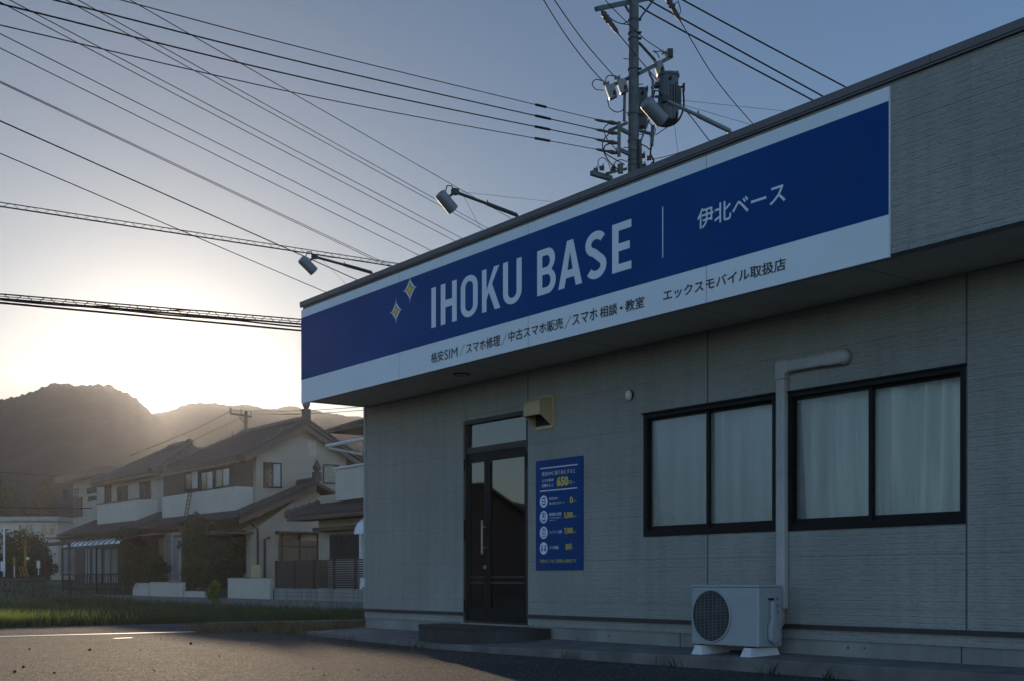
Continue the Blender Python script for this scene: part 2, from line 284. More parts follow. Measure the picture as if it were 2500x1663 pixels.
# ------------------------------------------------------------------ mesh helpers
class MB:
    def __init__(s): s.v = []; s.f = []
    def add(s, vs, fs):
        o = len(s.v); s.v += [tuple(p) for p in vs]; s.f += [tuple(i+o for i in f) for f in fs]; return s
    def box(s, x0, x1, y0, y1, z0, z1):
        x0, x1 = sorted((x0, x1)); y0, y1 = sorted((y0, y1)); z0, z1 = sorted((z0, z1))
        return s.add([(x0,y0,z0),(x1,y0,z0),(x1,y1,z0),(x0,y1,z0),(x0,y0,z1),(x1,y0,z1),(x1,y1,z1),(x0,y1,z1)],
                     [(0,3,2,1),(4,5,6,7),(0,1,5,4),(1,2,6,5),(2,3,7,6),(3,0,4,7)])
    def quad(s, a, b, c, d): return s.add([a, b, c, d], [(0, 1, 2, 3)])
    def prism(s, pts, d):        # planar polygon extruded by vector d
        n = len(pts); d = Vector(d)
        vs = [Vector(p) for p in pts]; vs += [p+d for p in vs]
        return s.add(vs, [tuple(range(n))[::-1], tuple(range(n, 2*n))]+[(i, (i+1) % n, (i+1) % n+n, i+n) for i in range(n)])
    def tube(s, pts, r, seg=8, cap=True):
        pts = [Vector(p) for p in pts]; n = len(pts)
        rs = r if isinstance(r, (list, tuple)) else [r]*n
        vs = []; prev = None
        for i, p in enumerate(pts):
            d = (pts[min(i+1, n-1)]-pts[max(i-1, 0)])
            d = d.normalized() if d.length > 1e-9 else Vector((0, 0, 1))
            if prev is None:
                a = d.orthogonal().normalized()
            else:
                a = (prev-d*prev.dot(d)); a = a.normalized() if a.length > 1e-6 else d.orthogonal().normalized()
            prev = a; b = d.cross(a)
            for k in range(seg):
                t = 2*math.pi*k/seg; vs.append(p+(a*math.cos(t)+b*math.sin(t))*rs[i])
        fs = [(i*seg+k, i*seg+(k+1) % seg, (i+1)*seg+(k+1) % seg, (i+1)*seg+k) for i in range(n-1) for k in range(seg)]
        if cap: fs += [tuple(range(seg))[::-1], tuple(range((n-1)*seg, n*seg))]
        return s.add(vs, fs)
    def bar(s, a, b, w, h):      # rectangular bar between two points
        a, b = Vector(a), Vector(b); d = (b-a).normalized()
        up = Vector((0, 0, 1)) if abs(d.z) < 0.95 else Vector((0, 1, 0))
        x = d.cross(up).normalized()*w/2; y = x.normalized().cross(d)*h/2
        return s.add([a-x-y, a+x-y, a+x+y, a-x+y, b-x-y, b+x-y, b+x+y, b-x+y],
                     [(0,1,2,3),(7,6,5,4),(0,4,5,1),(1,5,6,2),(2,6,7,3),(3,7,4,0)])
    def sphere(s, c, r, u=10, v=6, sz=1.0):
        c = Vector(c); vs = []; 
        for j in range(v+1):
            ph = math.pi*j/v
            for i in range(u):
                th = 2*math.pi*i/u; vs.append(c+Vector((r*math.sin(ph)*math.cos(th), r*math.sin(ph)*math.sin(th), r*sz*math.cos(ph))))
        return s.add(vs, [(j*u+i, (j+1)*u+i, (j+1)*u+(i+1) % u, j*u+(i+1) % u) for j in range(v) for i in range(u)])
    def build(s, name, m, parent=None, smooth=False, bevel=0.0, loc=None, rz=0):
        me = bpy.data.meshes.new(name); me.from_pydata(s.v, [], s.f); me.update()
        bm = bmesh.new(); bm.from_mesh(me); bmesh.ops.remove_doubles(bm, verts=bm.verts, dist=1e-6) if len(s.v) < 20000 else None
        bmesh.ops.recalc_face_normals(bm, faces=bm.faces)
        bm.to_mesh(me); bm.free()
        me.materials.append(M[m] if isinstance(m, str) else m)
        if smooth:
            for p in me.polygons: p.use_smooth = True
        o = bpy.data.objects.new(name, me); COL.objects.link(o)
        if parent: o.parent = parent
        if loc: o.location = loc; o.rotation_euler = (0, 0, rz)
        if smooth and smooth != 'all':
            md = o.modifiers.new('es', 'EDGE_SPLIT'); md.split_angle = R(40)
        if bevel:
            md = o.modifiers.new('bv', 'BEVEL'); md.width = bevel; md.segments = 2; md.limit_method = 'ANGLE'; md.angle_limit = R(40)
        return o

def tag(o, label=None, cat=None, group=None, kind=None):
    if label: o['label'] = label
    if cat: o['category'] = cat
    if group: o['group'] = group
    if kind: o['kind'] = kind
    return o
def empty(name, loc, label, cat, rz=0.0, group=None):
    o = bpy.data.objects.new(name, None); COL.objects.link(o); o.location = loc; o.rotation_euler = (0, 0, rz)
    o.empty_display_size = 0.3
    return tag(o, label, cat, group)

# the shop and the houses all line up with the street grid: u along the shop front, v into the shop
U = Vector((0.5896, -0.8077, 0)); V = Vector((0.8077, 0.5896, 0)); RZ = math.atan2(U.y, U.x)
def Wp(o, a, b, z=0): return Vector((o[0], o[1], 0))+U*a+V*b+Vector((0, 0, z))
def at(px, py, Y): return Vector(((px-CX)/F*Y, Y, H+(HY-py)/F*Y))      # photo pixel at depth Y
def on_n(o, px, py, b):          # photo pixel on the plane local y = b  -> (a, z)
    q = (px-CX)/F; ax, ay = o[0]+V.x*b, o[1]+V.y*b
    a = (q*ay-ax)/(U.x-q*U.y); Y = ay+U.y*a
    return a, H+(HY-py)/F*Y
def on_u(o, px, py, a):          # photo pixel on the plane local x = a -> (b, z)
    q = (px-CX)/F; ax, ay = o[0]+U.x*a, o[1]+U.y*a
    b = (q*ay-ax)/(V.x-q*V.y); Y = ay+V.y*b
    return b, H+(HY-py)/F*Y
C = (-2.077, 17.75)              # the shop's near-left corner

def text_obj(body, parent, x0, x1, z0, z1, y, m, bold=0.0, name='lettering', keep=False, thick=0.0):
    """real lettering, fitted to the box x0..x1, z0..z1 on the plane y"""
    cu = bpy.data.curves.new(name, 'FONT'); cu.body = body; cu.size = 1.0; cu.offset = bold; cu.resolution_u = 3; cu.fill_mode = 'FRONT'
    tmp = bpy.data.objects.new(name, cu); COL.objects.link(tmp)
    dg = bpy.context.evaluated_depsgraph_get(); dg.update()
    me = bpy.data.meshes.new_from_object(tmp.evaluated_get(dg)); bpy.data.objects.remove(tmp)
    n = len(me.vertices); a = np.empty(n*3); me.vertices.foreach_get('co', a); a = a.reshape(-1, 3)
    mn, mx = a[:, :2].min(0), a[:, :2].max(0)
    o2 = np.empty_like(a)
    o2[:, 0] = x0+(a[:, 0]-mn[0])/(mx[0]-mn[0])*(x1-x0)
    o2[:, 2] = z0+(a[:, 1]-mn[1])/(mx[1]-mn[1])*(z1-z0)
    o2[:, 1] = y
    me.vertices.foreach_set('co', o2.ravel()); me.update()
    me.materials.clear(); me.materials.append(M[m])
    o = bpy.data.objects.new(name, me); COL.objects.link(o); o.parent = parent
    return o
def flat_shape(loops, parent, y, m, name):
    """filled 2D outline with holes, on the plane y (loops of (x, z))"""
    cu = bpy.data.curves.new(name, 'CURVE'); cu.dimensions = '2D'; cu.fill_mode = 'BOTH'
    for lp in loops:
        sp = cu.splines.new('POLY'); sp.points.add(len(lp)-1)
        for i, (a, b) in enumerate(lp): sp.points[i].co = (a, b, 0, 1)
        sp.use_cyclic_u = True
    tmp = bpy.data.objects.new(name, cu); COL.objects.link(tmp)
    dg = bpy.context.evaluated_depsgraph_get(); dg.update()
    me = bpy.data.meshes.new_from_object(tmp.evaluated_get(dg)); bpy.data.objects.remove(tmp)
    for v in me.vertices: v.co = (v.co.x, y, v.co.y)
    me.materials.clear(); me.materials.append(M[m])
    o = bpy.data.objects.new(name, me); COL.objects.link(o); o.parent = parent
    return o

# ================================================================== GROUND
def gz(t, v):                    # height of the land in street coordinates
    def ss(x, a, b):
        x = min(1, max(0, (x-a)/(b-a))); return x*x*(3-2*x)
    z = -0.03-0.30*ss(-t, 7.6, 11.0)
    z += 1.20*ss(-t, 38, 78)
    if v > 13.25 and t < -9: z = max(z, 0.42)
    return z
ts = sorted(set([-4000, -2000, -1000, -500, -250, -150, -100]+list(range(-90, -10, 4))+[-10, -9.3, -8.4, -7.6, -7.0, -3, 0, 5, 20, 60, 200, 1000, 4000]))
vs_ = sorted(set([-3000, -1000, -300, -100, -40, -20, -10, 0, 6, 12, 13.2, 13.3, 20, 30, 45, 70, 100, 150, 300, 800, 2000, 4500]))
g_ = MB(); nv = len(vs_)
g_.v = [tuple(Wp(C, t, v, gz(t, v))) for t in ts for v in vs_]
g_.f = [(i*nv+j, i*nv+j+1, (i+1)*nv+j+1, (i+1)*nv+j) for i in range(len(ts)-1) for j in range(nv-1)]
tag(g_.build('ground', 'soil'), kind='structure')
ROADZ = 0.0
rd = MB(); rd.prism([Wp(C, -7.25, -60, -.06), Wp(C, -3.1, -60, -.06), Wp(C, -3.1, 300, -.06), Wp(C, -7.25, 300, -.06)], (0, 0, 0.055))
tag(rd.build('road', 'road'), kind='structure')
pk = MB(); pk.prism([Wp(C, -3.1, -60, -.06), Wp(C, 40, -60, -.06), Wp(C, 40, 30, -.06), Wp(C, -3.1, 30, -.06)], (0, 0, 0.06))
tag(pk.build('parking_lot', 'asphalt'), kind='structure')
ln = MB(); ln.prism([Wp(C, -3.30, -60, .004), Wp(C, -3.11, -60, .004), Wp(C, -3.11, -1.2, .004), Wp(C, -3.30, -1.2, .004)], (0, 0, 0.004))
tag(ln.build('road_edge_line', 'paint'), kind='structure')
fl2 = MB(); fl2.prism([Wp(C, -7.10, .6, 0), Wp(C, -7.0, .6, 0), Wp(C, -7.0, 40, 0), Wp(C, -7.10, 40, 0)], (0, 0, 0.002))
tag(fl2.build('road_far_line', 'paint'), kind='structure')
# short faded bar on the parking lot
a0, b0 = at(274, 1559.5, 1), at(318, 1558, 1)
def gp(px, py, z=0.0): Y = (H-z)*F/(py-HY); return at(px, py, Y)
p1, p2 = gp(274, 1560), gp(319, 1558)
ln2 = MB(); dv = V*0.0+U*0.10
ln2.prism([p1+Vector((0,0,.004)), p1+U*0.12+Vector((0,0,.004)), p2+U*0.12+Vector((0,0,.004)), p2+Vector((0,0,.004))], (0, 0, .004))
tag(ln2.build('parking_mark', 'paint'), kind='structure')
# concrete apron along the shop
front = [(-1.30, -.25, .045), (.5, -.50, .05), (2, -.70, .055), (3.2, -.80, .06), (4.4, -.78, .075), (6, -.68, .10), (8, -.60, .12), (11, -.60, .13), (18, -.60, .13)]
back = [(18, .02, .14), (11, .02, .14), (8, .02, .14), (6, .02, .14), (4.4, .02, .14), (3.2, .02, .14), (2, .02, .14), (.5, .02, .14), (-.012, .02, .14)]
side = [(-.012, 8, .14), (-1.3, 8, .045)]
sl = MB(); top = front+back+side; n_ = len(top)
fs = [(k_, k_+1, 16-k_, 17-k_) for k_ in range(1, 8)]+[(0, 1, 16, 17), (0, 17, 18, 19)]
rj = random.Random(4)
vt = [(x, y+(rj.uniform(-.012, .012) if k_ < 9 else 0), z) for k_, (x, y, z) in enumerate(top)]
sl.add(vt+[(x, y, -.06) for x, y, z in vt], fs+[(k_, (k_+1) % n_, (k_+1) % n_+n_, k_+n_) for k_ in range(n_)])
tag(sl.build('pavement', 'concrete', loc=(C[0], C[1], 0), rz=RZ, bevel=0.012), kind='structure')

# ================================================================== MOUNTAINS
from mathutils import noise as mnoise
def ridge(name, az0, az1, step, crest_fn, D, foot, seedn, jag, rows=80):
    """a forested ridge seen over the azimuths az0..az1: the crest stands at distance D, slopes run down both sides"""
    n = int((az1-az0)/step)+1; Vv = []
    for j in range(rows):
        u = j/(rows-1)*1.3
        for i in range(n):
            az = az0+step*i; dist = (foot+(D-foot)*u)
            Y = dist; X = math.tan(az)*dist
            if abs(az) > 1.15: Y = dist*math.cos(az)/math.cos(1.15); X = dist*math.sin(az)/math.cos(1.15)
            crest = crest_fn(az, math.hypot(X, Y)/dist)*D
            q = Vector((X/D*9, Y/D*9, seedn))
            spur = mnoise.fractal(q*.9, 1.0, 2.0, 4)
            k = min(1, u); zz = crest*(k**1.15) if u <= 1 else crest*(1-(u-1)*1.1)
            zz *= 1+.10*spur*math.sin(math.pi*k)*.9
            tr_ = mnoise.noise(Vector((X/3.2, Y/3.2, seedn)))+.7*mnoise.noise(Vector((X/1.3, Y/1.3, seedn+4)))
            if u < .93: zz += 1.2*mnoise.noise(Vector((X/30, Y/60, seedn)))*min(1, u*2)
            else: zz += tr_*jag
            if u > 1: zz = min(zz, crest-2)
            Vv.append((X, Y, zz-2*(u == 0)+H*min(1, k)))
    Ff = [(j*n+i, j*n+i+1, (j+1)*n+i+1, (j+1)*n+i) for j in range(rows-1) for i in range(n-1)]
    me = bpy.data.meshes.new(name); me.from_pydata(Vv, [], Ff); me.update(); me.materials.append(M['forest'])
    for p in me.polygons: p.use_smooth = True
    o = bpy.data.objects.new(name, me); COL.objects.link(o); tag(o, kind='structure')
    return o
def from_prof(prof):
    xs = [p[0] for p in prof]; ys = [p[1] for p in prof]
    return lambda az, _: (HY-np.interp(CX+F*math.tan(az), xs, ys))/F
pA = [(-1800,1040),(-1200,1000),(-700,1030),(-300,1010),(-100,990),(0,975),(40,966),(70,958),(100,944),(130,935),(155,932),(180,937),(205,941),(238,935),(270,940),(300,951),(330,968),(365,1000),(420,1045),(520,1100),(700,1150),(1000,1200)]
pB = [(250,1045),(330,1015),(400,1002),(450,985),(480,978),(520,978),(560,985),(600,983),(640,992),(670,992),(705,988),(740,993),(800,1003),(850,1011),(900,1018),(1000,1010),(1300,1040),(1800,1060),(2600,1100)]
az = lambda px: math.atan((px-CX)/F)
ridge('mountain', az(-1100), az(1000), .0011, from_prof(pA), 490, 200, 3.1, 1.15)
ridge('mountain', az(250), az(2600), .0016, from_prof(pB), 650, 500, 8.4, .7)
ridge('mountain', -1.75, -.60, .006, lambda a, k: (.150+.05*mnoise.noise(Vector((a*7, 3, 1)))+.03*mnoise.noise(Vector((a*23, 3, 1)))), 460, 200, 5.2, .6, 30)

# ================================================================== SHOP
shop = empty('shop_building', (C[0], C[1], 0), 'low grey stone-sided shop with wide roof overhang and brown glazed doors', 'building', RZ)
ZS = 3.237                        # soffit height
dl, _ = on_n(C, 1131, 0, 0); dr, _ = on_n(C, 1289, 0, 0)
_, dtop = on_n(C, 1131, 1029, 0); dbot = 0.275
w1l, w1t = on_n(C, 1572.5, 1013, 0); _, w1b = on_n(C, 1572.5, 1311, 0); w1r, _ = on_n(C, 1896, 0, 0)
w2l, w2t = on_n(C, 1924, 960, 0); _, w2b = on_n(C, 1924, 1297, 0); w2r, _ = on_n(C, 2358, 0, 0)
print('door', dl, dr, dtop, 'w1', w1l, w1r, w1b, w1t, 'w2', w2l, w2r, w2b, w2t)
LEN, DEP = 18.0, 8.0
def holed_wall(mb, x0, x1, z0, z1, holes, depth):
    xs = sorted({x0, x1, *[h[0] for h in holes], *[h[1] for h in holes]}); zs = sorted({z0, z1, *[h[2] for h in holes], *[h[3] for h in holes]})
    for i in range(len(xs)-1):
        for j in range(len(zs)-1):
            cx, cz = (xs[i]+xs[i+1])/2, (zs[j]+zs[j+1])/2
            if any(h[0] < cx < h[1] and h[2] < cz < h[3] for h in holes): continue
            mb.quad((xs[i], 0, zs[j]), (xs[i+1], 0, zs[j]), (xs[i+1], 0, zs[j+1]), (xs[i], 0, zs[j+1]))
    for a, b, c, d in holes:
        c2 = max(c, z0)
        mb.quad((a, 0, c2), (a, depth, c2), (a, depth, d), (a, 0, d)); mb.quad((b, 0, c2), (b, depth, c2), (b, depth, d), (b, 0, d))
        mb.quad((a, 0, d), (b, 0, d), (b, depth, d), (a, depth, d))
        if c > z0: mb.quad((a, 0, c), (b, 0, c), (b, depth, c), (a, depth, c))
wl = MB(); holed_wall(wl, 0, LEN, 0.41, ZS, [(dl, dr, dbot, dtop), (w1l, w1r, w1b, w1t), (w2l, w2r, w2b, w2t)], 0.13)
wl.quad((0, 0, .41), (0, DEP, .41), (0, DEP, ZS), (0, 0, ZS)); wl.quad((LEN, 0, .41), (LEN, DEP, .41), (LEN, DEP, ZS), (LEN, 0, ZS)); wl.quad((0, DEP, .41), (LEN, DEP, .41), (LEN, DEP, ZS), (0, DEP, ZS))
wall = wl.build('wall', 'siding', shop)
# vertical sealant joints and corner strips
M['sealant'] = mat('sealant', (.07, .075, .08), .7)
for px, z0, z1 in ((1728, .41, w1b), (1728, w1t, ZS), (2360, .41, ZS), (1289, dtop, ZS)):
    t, _ = on_n(C, px, 0, 0); MB().box(t-.007, t+.007, -.003, .002, z0, z1-.002).build('sealant_joint', 'sealant', shop)
t, _ = on_n(C, 1137, 0, 0); MB().box(t-.003, t+.003, -.002, .002, dtop, ZS-.3).build('sealant_joint', 'sealant', shop)
cs = MB().box(-.012, .05, -.012, .004, .41, ZS-.001).build('corner_strip', mat('corner trim', (.27, .29, .28), .7), shop)
pl = MB(); pl.box(.012, dl-.01, .015, .2, -.05, .372); pl.box(dr+.01, LEN, .015, .2, -.05, .372); pl.box(.012, .2, .2, DEP, -.05, .372); pl.box(dl-.01, dr+.01, .03, .2, -.05, .268)
pl.build('foundation', 'plinth', shop)
bt = MB(); bt.box(-.02, dl-.01, -.028, .14, .368, .408); bt.box(dr+.01, LEN, -.028, .14, .368, .408); bt.box(-.02, .0, .14, DEP, .368, .408)
bt.build('base_flashing', 'flashing', shop)
M['joint_stain'] = mat('rusty joint stain', (.06, .04, .03), .9)
for px in (1298, 1317, 1658, 2345):
    t, _ = on_n(C, px, 0, 0); MB().box(t-.006, t+.006, .0135, .016, .0, .366).build('foundation_joint', 'joint_stain', shop)
rm = MB(); rm.box(.2, LEN-.1, 2.2, 2.3, .1, 3.1); rm.box(.2, LEN-.1, .2, 2.2, .05, .1); rm.box(.2, LEN-.1, .2, 2.3, 3.12, 3.16); rm.box(5.0, 5.1, .2, 2.2, .1, 3.1)
rm.build('interior', 'interior', shop)
FO = 0.96
fa = MB(); FT = 3.80+.80-.8+.8-.0   # 4.60 top
zb, zt = ZS+.003, 4.535
fa.box(0, LEN, -FO, -FO+.12, zb, zt); fa.box(0, .12, -FO+.12, DEP, zb, zt); fa.box(LEN-.12, LEN, -FO+.12, DEP, zb, zt)
fa.build('fascia', 'siding', shop)
for px in (1018, 1393, 1943):
    t, _ = on_n(C, px, 0, -FO); MB().box(t-.006, t+.006, -FO-.002, -FO+.001, zb, zt).build('fascia_joint', 'sealant', shop)
sf = MB(); sf.box(.12, LEN-.12, -FO+.12, 0.3, ZS+.005, ZS+.02); sf.box(.122, .16, 0, DEP, ZS+.005, ZS+.02)
sf.build('soffit', 'soffit', shop)
M['soffit_joint'] = mat('soffit joint', (.05, .045, .04), .9)
for k in range(0, 11): MB().box(k*1.82-.002+.12, k*1.82+.002+.12, -FO+.125, -.005, ZS+.0035, ZS+.006).build('soffit_joint', 'soffit_joint', shop)
rf = MB(); rf.box(.1, LEN-.1, -FO+.1, DEP, 4.40, 4.46); rf.build('roof', 'coping', shop)
cp = MB(); cp.box(-.03, LEN, -FO-.035, -FO+.16, 4.537, 4.602); cp.box(-.03, .16, -FO+.16, DEP, 4.537, 4.602)
cp.box(-.03, LEN, -FO-.028, -FO-.02, 4.520, 4.537)
cp.build('coping', 'coping', shop, bevel=.004)
for k in range(1, 9): MB().box(k*2.0-.0015, k*2.0+.0015, -FO-.0365, -FO-.02, 4.54, 4.60).build('coping_joint', 'black', shop)
# downlight in the soffit
lt = empty('soffit_light', Wp(C, 0, 0, 0), 'round recessed light in the soffit left of the doors', 'light fitting', RZ)
q = (1127-CX)/F
Yl = (ZS-H)*F/(HY-914); X = q*Yl; rel = Vector((X-C[0], Yl-C[1], 0)); lt.location = Wp(C, rel.dot(U), rel.dot(V), ZS)
k = MB()
for r0, r1, z0, z1 in ((.085, .105, -.012, .004),):
    vsx = []; 
    for i in range(32):
        a = 2*math.pi*i/32; c, s_ = math.cos(a), math.sin(a)
        vsx += [(r0*c, r0*s_, z0), (r1*c, r1*s_, z0*.3), (r1*c, r1*s_, z1), (r0*c, r0*s_, z1)]
    k.add(vsx, [tuple((i*4+j, i*4+(j+1) % 4, ((i+1) % 32)*4+(j+1) % 4, ((i+1) % 32)*4+j)) for i in range(32) for j in range(4)])
k.build('trim_ring', 'rust', lt, smooth=True)
MB().tube([(0, 0, -.004), (0, 0, .02)], .084, 24).build('lens', 'soffit', lt)

# ---- doors
def rect_frame(mb, x0, x1, z0, z1, y0, y1, wl_, wr, wb, wt):
    mb.box(x0, x0+wl_, y0, y1, z0, z1); mb.box(x1-wr, x1, y0, y1, z0, z1)
    mb.box(x0+wl_, x1-wr, y0, y1, z0, z0+wb); mb.box(x0+wl_, x1-wr, y0, y1, z1-wt, z1)
_, ztr0 = on_n(C, 1145, 1094, 0.03); _, ztr1 = on_n(C, 1145, 1110, .03)
ztr = (ztr0+ztr1)/2
dj, _ = on_n(C, 1191, 0, .03)
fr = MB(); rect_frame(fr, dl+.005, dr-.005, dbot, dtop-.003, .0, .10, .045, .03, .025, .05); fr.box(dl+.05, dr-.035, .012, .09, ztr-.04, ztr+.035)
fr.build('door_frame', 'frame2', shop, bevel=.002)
MB().box(dl-.02, dr+.01, -.02, .03, .262, .278).build('threshold', 'steel', shop)
MB().box(dl+.05, dr-.035, .05, .056, ztr+.035, dtop-.053).build('transom_pane', 'door_glass', shop)
def leaf(x0, x1, nm, hinge):
    d = MB(); z0, z1 = dbot+.027, ztr-.042
    rect_frame(d, x0, x1, z0, z1, .02, .06, .06, .06, .15, .11)
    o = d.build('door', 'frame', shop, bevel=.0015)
    MB().box(x0+.06, x1-.06, .038, .044, z0+.15, z1-.11).build('pane', 'door_glass', o)
    zz = z0+.36*(z1-z0)-.14
    MB().box(x0+.06, x1-.06, .026, .037, z0+.46, z0+.485).box(x0+.06, x1-.06, .026, .037, z0+.53, z0+.55).build('rail', 'frame2', o)
    return o, z0, z1
d1, z0, z1 = leaf(dl+.052, dj-.004, 'l', 0)
d2, _, _ = leaf(dj+.004, dr-.037, 'r', 1)
_, h1 = on_n(C, 1189, 1270, -.03); _, h0 = on_n(C, 1189, 1353, -.03)
hd = MB(); hd.tube([(dj-.03, -.035, h0), (dj-.03, -.035, h1)], .014, 10); hd.tube([(dj-.03, .03, h0+.08), (dj-.03, -.035, h0+.08)], .008, 8); hd.tube([(dj-.03, .03, h1-.08), (dj-.03, -.035, h1-.08)], .008, 8)
hd.build('handle', 'handle', d1, smooth=True)
_, kz = on_n(C, 1190, 1385, 0.0)
MB().tube([(dj-.03, .022, kz), (dj-.03, -.004, kz)], .022, 16).build('lock', 'steel', d1, smooth=True)
for zz in (z0+.12, z0+1.0, z1-.2, z1-.95):
    MB().tube([(dl+.035, -.008, zz), (dl+.035, -.008, zz+.14)], .011, 8).build('hinge', 'frame', d1, smooth=True)
MB().tube([(dr-.02, -.008, z1-.25), (dr-.02, -.008, z1-.08)], .011, 8).build('hinge', 'frame', d2, smooth=True)

# ---- windows with curtains
def window(x0, x1, z0, z1, xm, idx):
    w = MB(); rect_frame(w, x0, x1, z0, z1, -.012, .10, .05, .045, .065, .045)
    w.box(x0-.012, x1+.012, -.03, -.002, z1-.004, z1+.014)
    o = w.build('window', 'frame', shop, bevel=.002)
    sh = MB()
    rect_frame(sh, x0+.05, xm+.02, z0+.066, z1-.046, .03, .055, .028, .036, .04, .025)
    rect_frame(sh, xm-.02, x1-.046, z0+.066, z1-.046, .058, .083, .036, .028, .04, .025)
    sh.build('sash', 'frame', o)
    for a, b, y in ((x0+.078, xm-.016, .040), (xm+.016, x1-.074, .070)):
        MB().box(a, b, y, y+.005, z0+.106, z1-.071).build('pane', 'win_glass', o)
    # curtain: a pleated sheet a little behind the glass, with a gap at the left end
    n = 260; vsx = []; rr = random.Random(idx)
    ph = [rr.uniform(0, 6) for _ in range(6)]
    ca, cb = x0+.02, x1+.02
    rowsN = 14
    for j in range(rowsN):
        tz = j/(rowsN-1)
        for i in range(n):
            s_ = i/(n-1)
            taper = .05*(1-tz)**1.3*(1 if s_ < .5 else 0)*(1-s_*2) if s_ < .5 else 0
            x = ca+(cb-ca)*s_+taper*1.4+.012*math.sin(s_*31+ph[0])*(1-tz)
            bend = 1.6*math.sin(s_*7.3+ph[2])+.9*math.sin(s_*17+ph[4])+.7*(1-tz)*math.sin(s_*5+ph[5])
            am = .55+.45*math.sin(s_*11+ph[0]+tz)
            y = .17+.050*am*math.sin(s_*44+ph[1]+bend)+.008*math.sin(s_*97+ph[3]+tz*.9)+.012*math.sin(s_*6+tz*2.2+ph[3])
            vsx.append((x, y, z0-.05+tz*(z1-z0+.1)))
    c = MB().add(vsx, [(j*n+i, j*n+i+1, (j+1)*n+i+1, (j+1)*n+i) for j in range(rowsN-1) for i in range(n-1)])
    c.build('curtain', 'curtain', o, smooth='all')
    MB().box(x0, x1, .262, .27, z0-.1, z1+.1).build('backing', 'interior', o)
m1, _ = on_n(C, 1727, 0, .03); m2, _ = on_n(C, 2124, 0, .03)
window(w1l, w1r, w1b, w1t, m1, 1); window(w2l, w2r, w2b, w2t, m2, 2)

# ---- vent hood right of the transom
t0, zt0 = on_n(C, 1306, 1046, 0); t1, zt1 = on_n(C, 1354.5, 963, 0)
_, zlow = on_n(C, 1354, 1045, 0)
vh = empty('vent_hood', Wp(C, (t0+t1)/2, 0, zlow), 'beige square vent hood beside the top of the shop doors', 'vent hood', RZ)
hw = (t1-t0)/2; hh = zt1-zlow
MB().box(-hw, hw, -.014, .0, 0, hh).build('flange', 'vent', vh, bevel=.003)
dpt = .19; iw = hw-.03
hp = [(0, -.015, hh-.025), (0, -dpt+.05, hh-.045), (0, -dpt+.012, hh-.07), (0, -dpt, hh-.11), (0, -dpt, hh*.40), (0, -.015, .03)]
hb = MB()
for k in range(4): # top and front skin
    a, b = hp[k], hp[k+1]; hb.prism([(-iw, a[1], a[2]), (iw, a[1], a[2]), (iw, b[1], b[2]), (-iw, b[1], b[2])], (0, .006, -.006))
for sx in (-iw, iw-.006): hb.prism([(sx, p[1], p[2]) for p in hp], (.006, 0, 0))
hb.build('hood', 'vent', vh)
MB().box(-iw+.01, iw-.01, -.02, -.0145, .04, hh-.05).build('louvre', 'black', vh)
sc = MB()
for sx in (-hw+.018, hw-.018):
    for z in (.018, hh-.018): sc.tube([(sx, -.014, z), (sx, -.019, z)], .007, 8)
sc.build('screw', 'rust', vh)
# ---- small round wall vent
t, z = on_n(C, 1539, 965, 0)
ov = empty('wall_vent', Wp(C, t, 0, z), 'small white round vent cap high on the wall between doors and window', 'vent', RZ)
MB().tube([(0, 0, 0), (0, -.018, 0)], .058, 20).build('rim', 'rust', ov, smooth=True)
k = MB().sphere((0, -.02, -.005), .043, 16, 10, 1.35); k.build('cap', 'plastic', ov, smooth='all')
# ---- little box on the corner
t, z = on_n(C, 898, 1418, 0)
eb = empty('outdoor_socket', Wp(C, -.01, .02, z-.1), 'tiny white weatherproof socket low on the shop corner', 'socket', RZ)
MB().box(-.05, .05, -.07, .0, 0, .14).build('cover', 'plastic', eb, bevel=.015)
MB().box(-.03, .03, -.08, -.071, -.02, .03).build('flap', 'plastic', eb, bevel=.004)

# ================================================================== ENTRY STEP
stp = MB(); pts = []
for k in range(37):
    a = math.pi*(1-k/36); x = 3.17+1.12*math.cos(a); y = -.76*math.sin(a)**.75
    pts.append((x, min(y, -.021)))
stp.prism([(x, y, .02) for x, y in pts], (0, 0, .22)); 
st = empty('entry_step', Wp(C, 0, 0, 0), 'low dark half-round doorstep in front of the glazed doors', 'step', RZ)
stp.build('riser', 'step', st, bevel=.004)
t2 = MB(); t2.prism([(3.17+(x-3.17)*1.012, -.021+(y+.021)*1.015, .24) for x, y in pts], (0, 0, .018)); t2.build('tread', 'step', st, bevel=.005)

# ================================================================== FASCIA SIGN
SO = FO+.022                       # sign face offset
sg = empty('shop_sign', Wp(C, 0, -FO, 3.21), 'long blue and white shop sign board across the roof overhang', 'sign', RZ)
SR, _ = on_n(C, 2170, 0, -SO); ZB = 3.213
def sp_(px, py):
    t, z = on_n(C, px, py, -SO); return t, z-3.21
sgm = lambda mb: mb
zTop = 4.487; zBlue1 = 4.378; zBlue0 = 3.532
MB().box(-.005, SR, -.022, -.001, ZB-3.21, zTop-3.21).build('board', 'sign_white', sg)
MB().box(-.004, SR-.001, -.0235, -.0222, zBlue0-3.21, zBlue1-3.21).build('band', 'sign_blue', sg)
sj2 = MB()
for px in (975, 1290, 1725):
    t, _ = on_n(C, px, 0, -SO); sj2.box(t-.0015, t+.0015, -.0252, -.0249, ZB-3.21, zTop-3.21)
sj2.build('panel_joint', mat('sign seam', (.02, .05, .12), .6), sg)
YL = -.0262
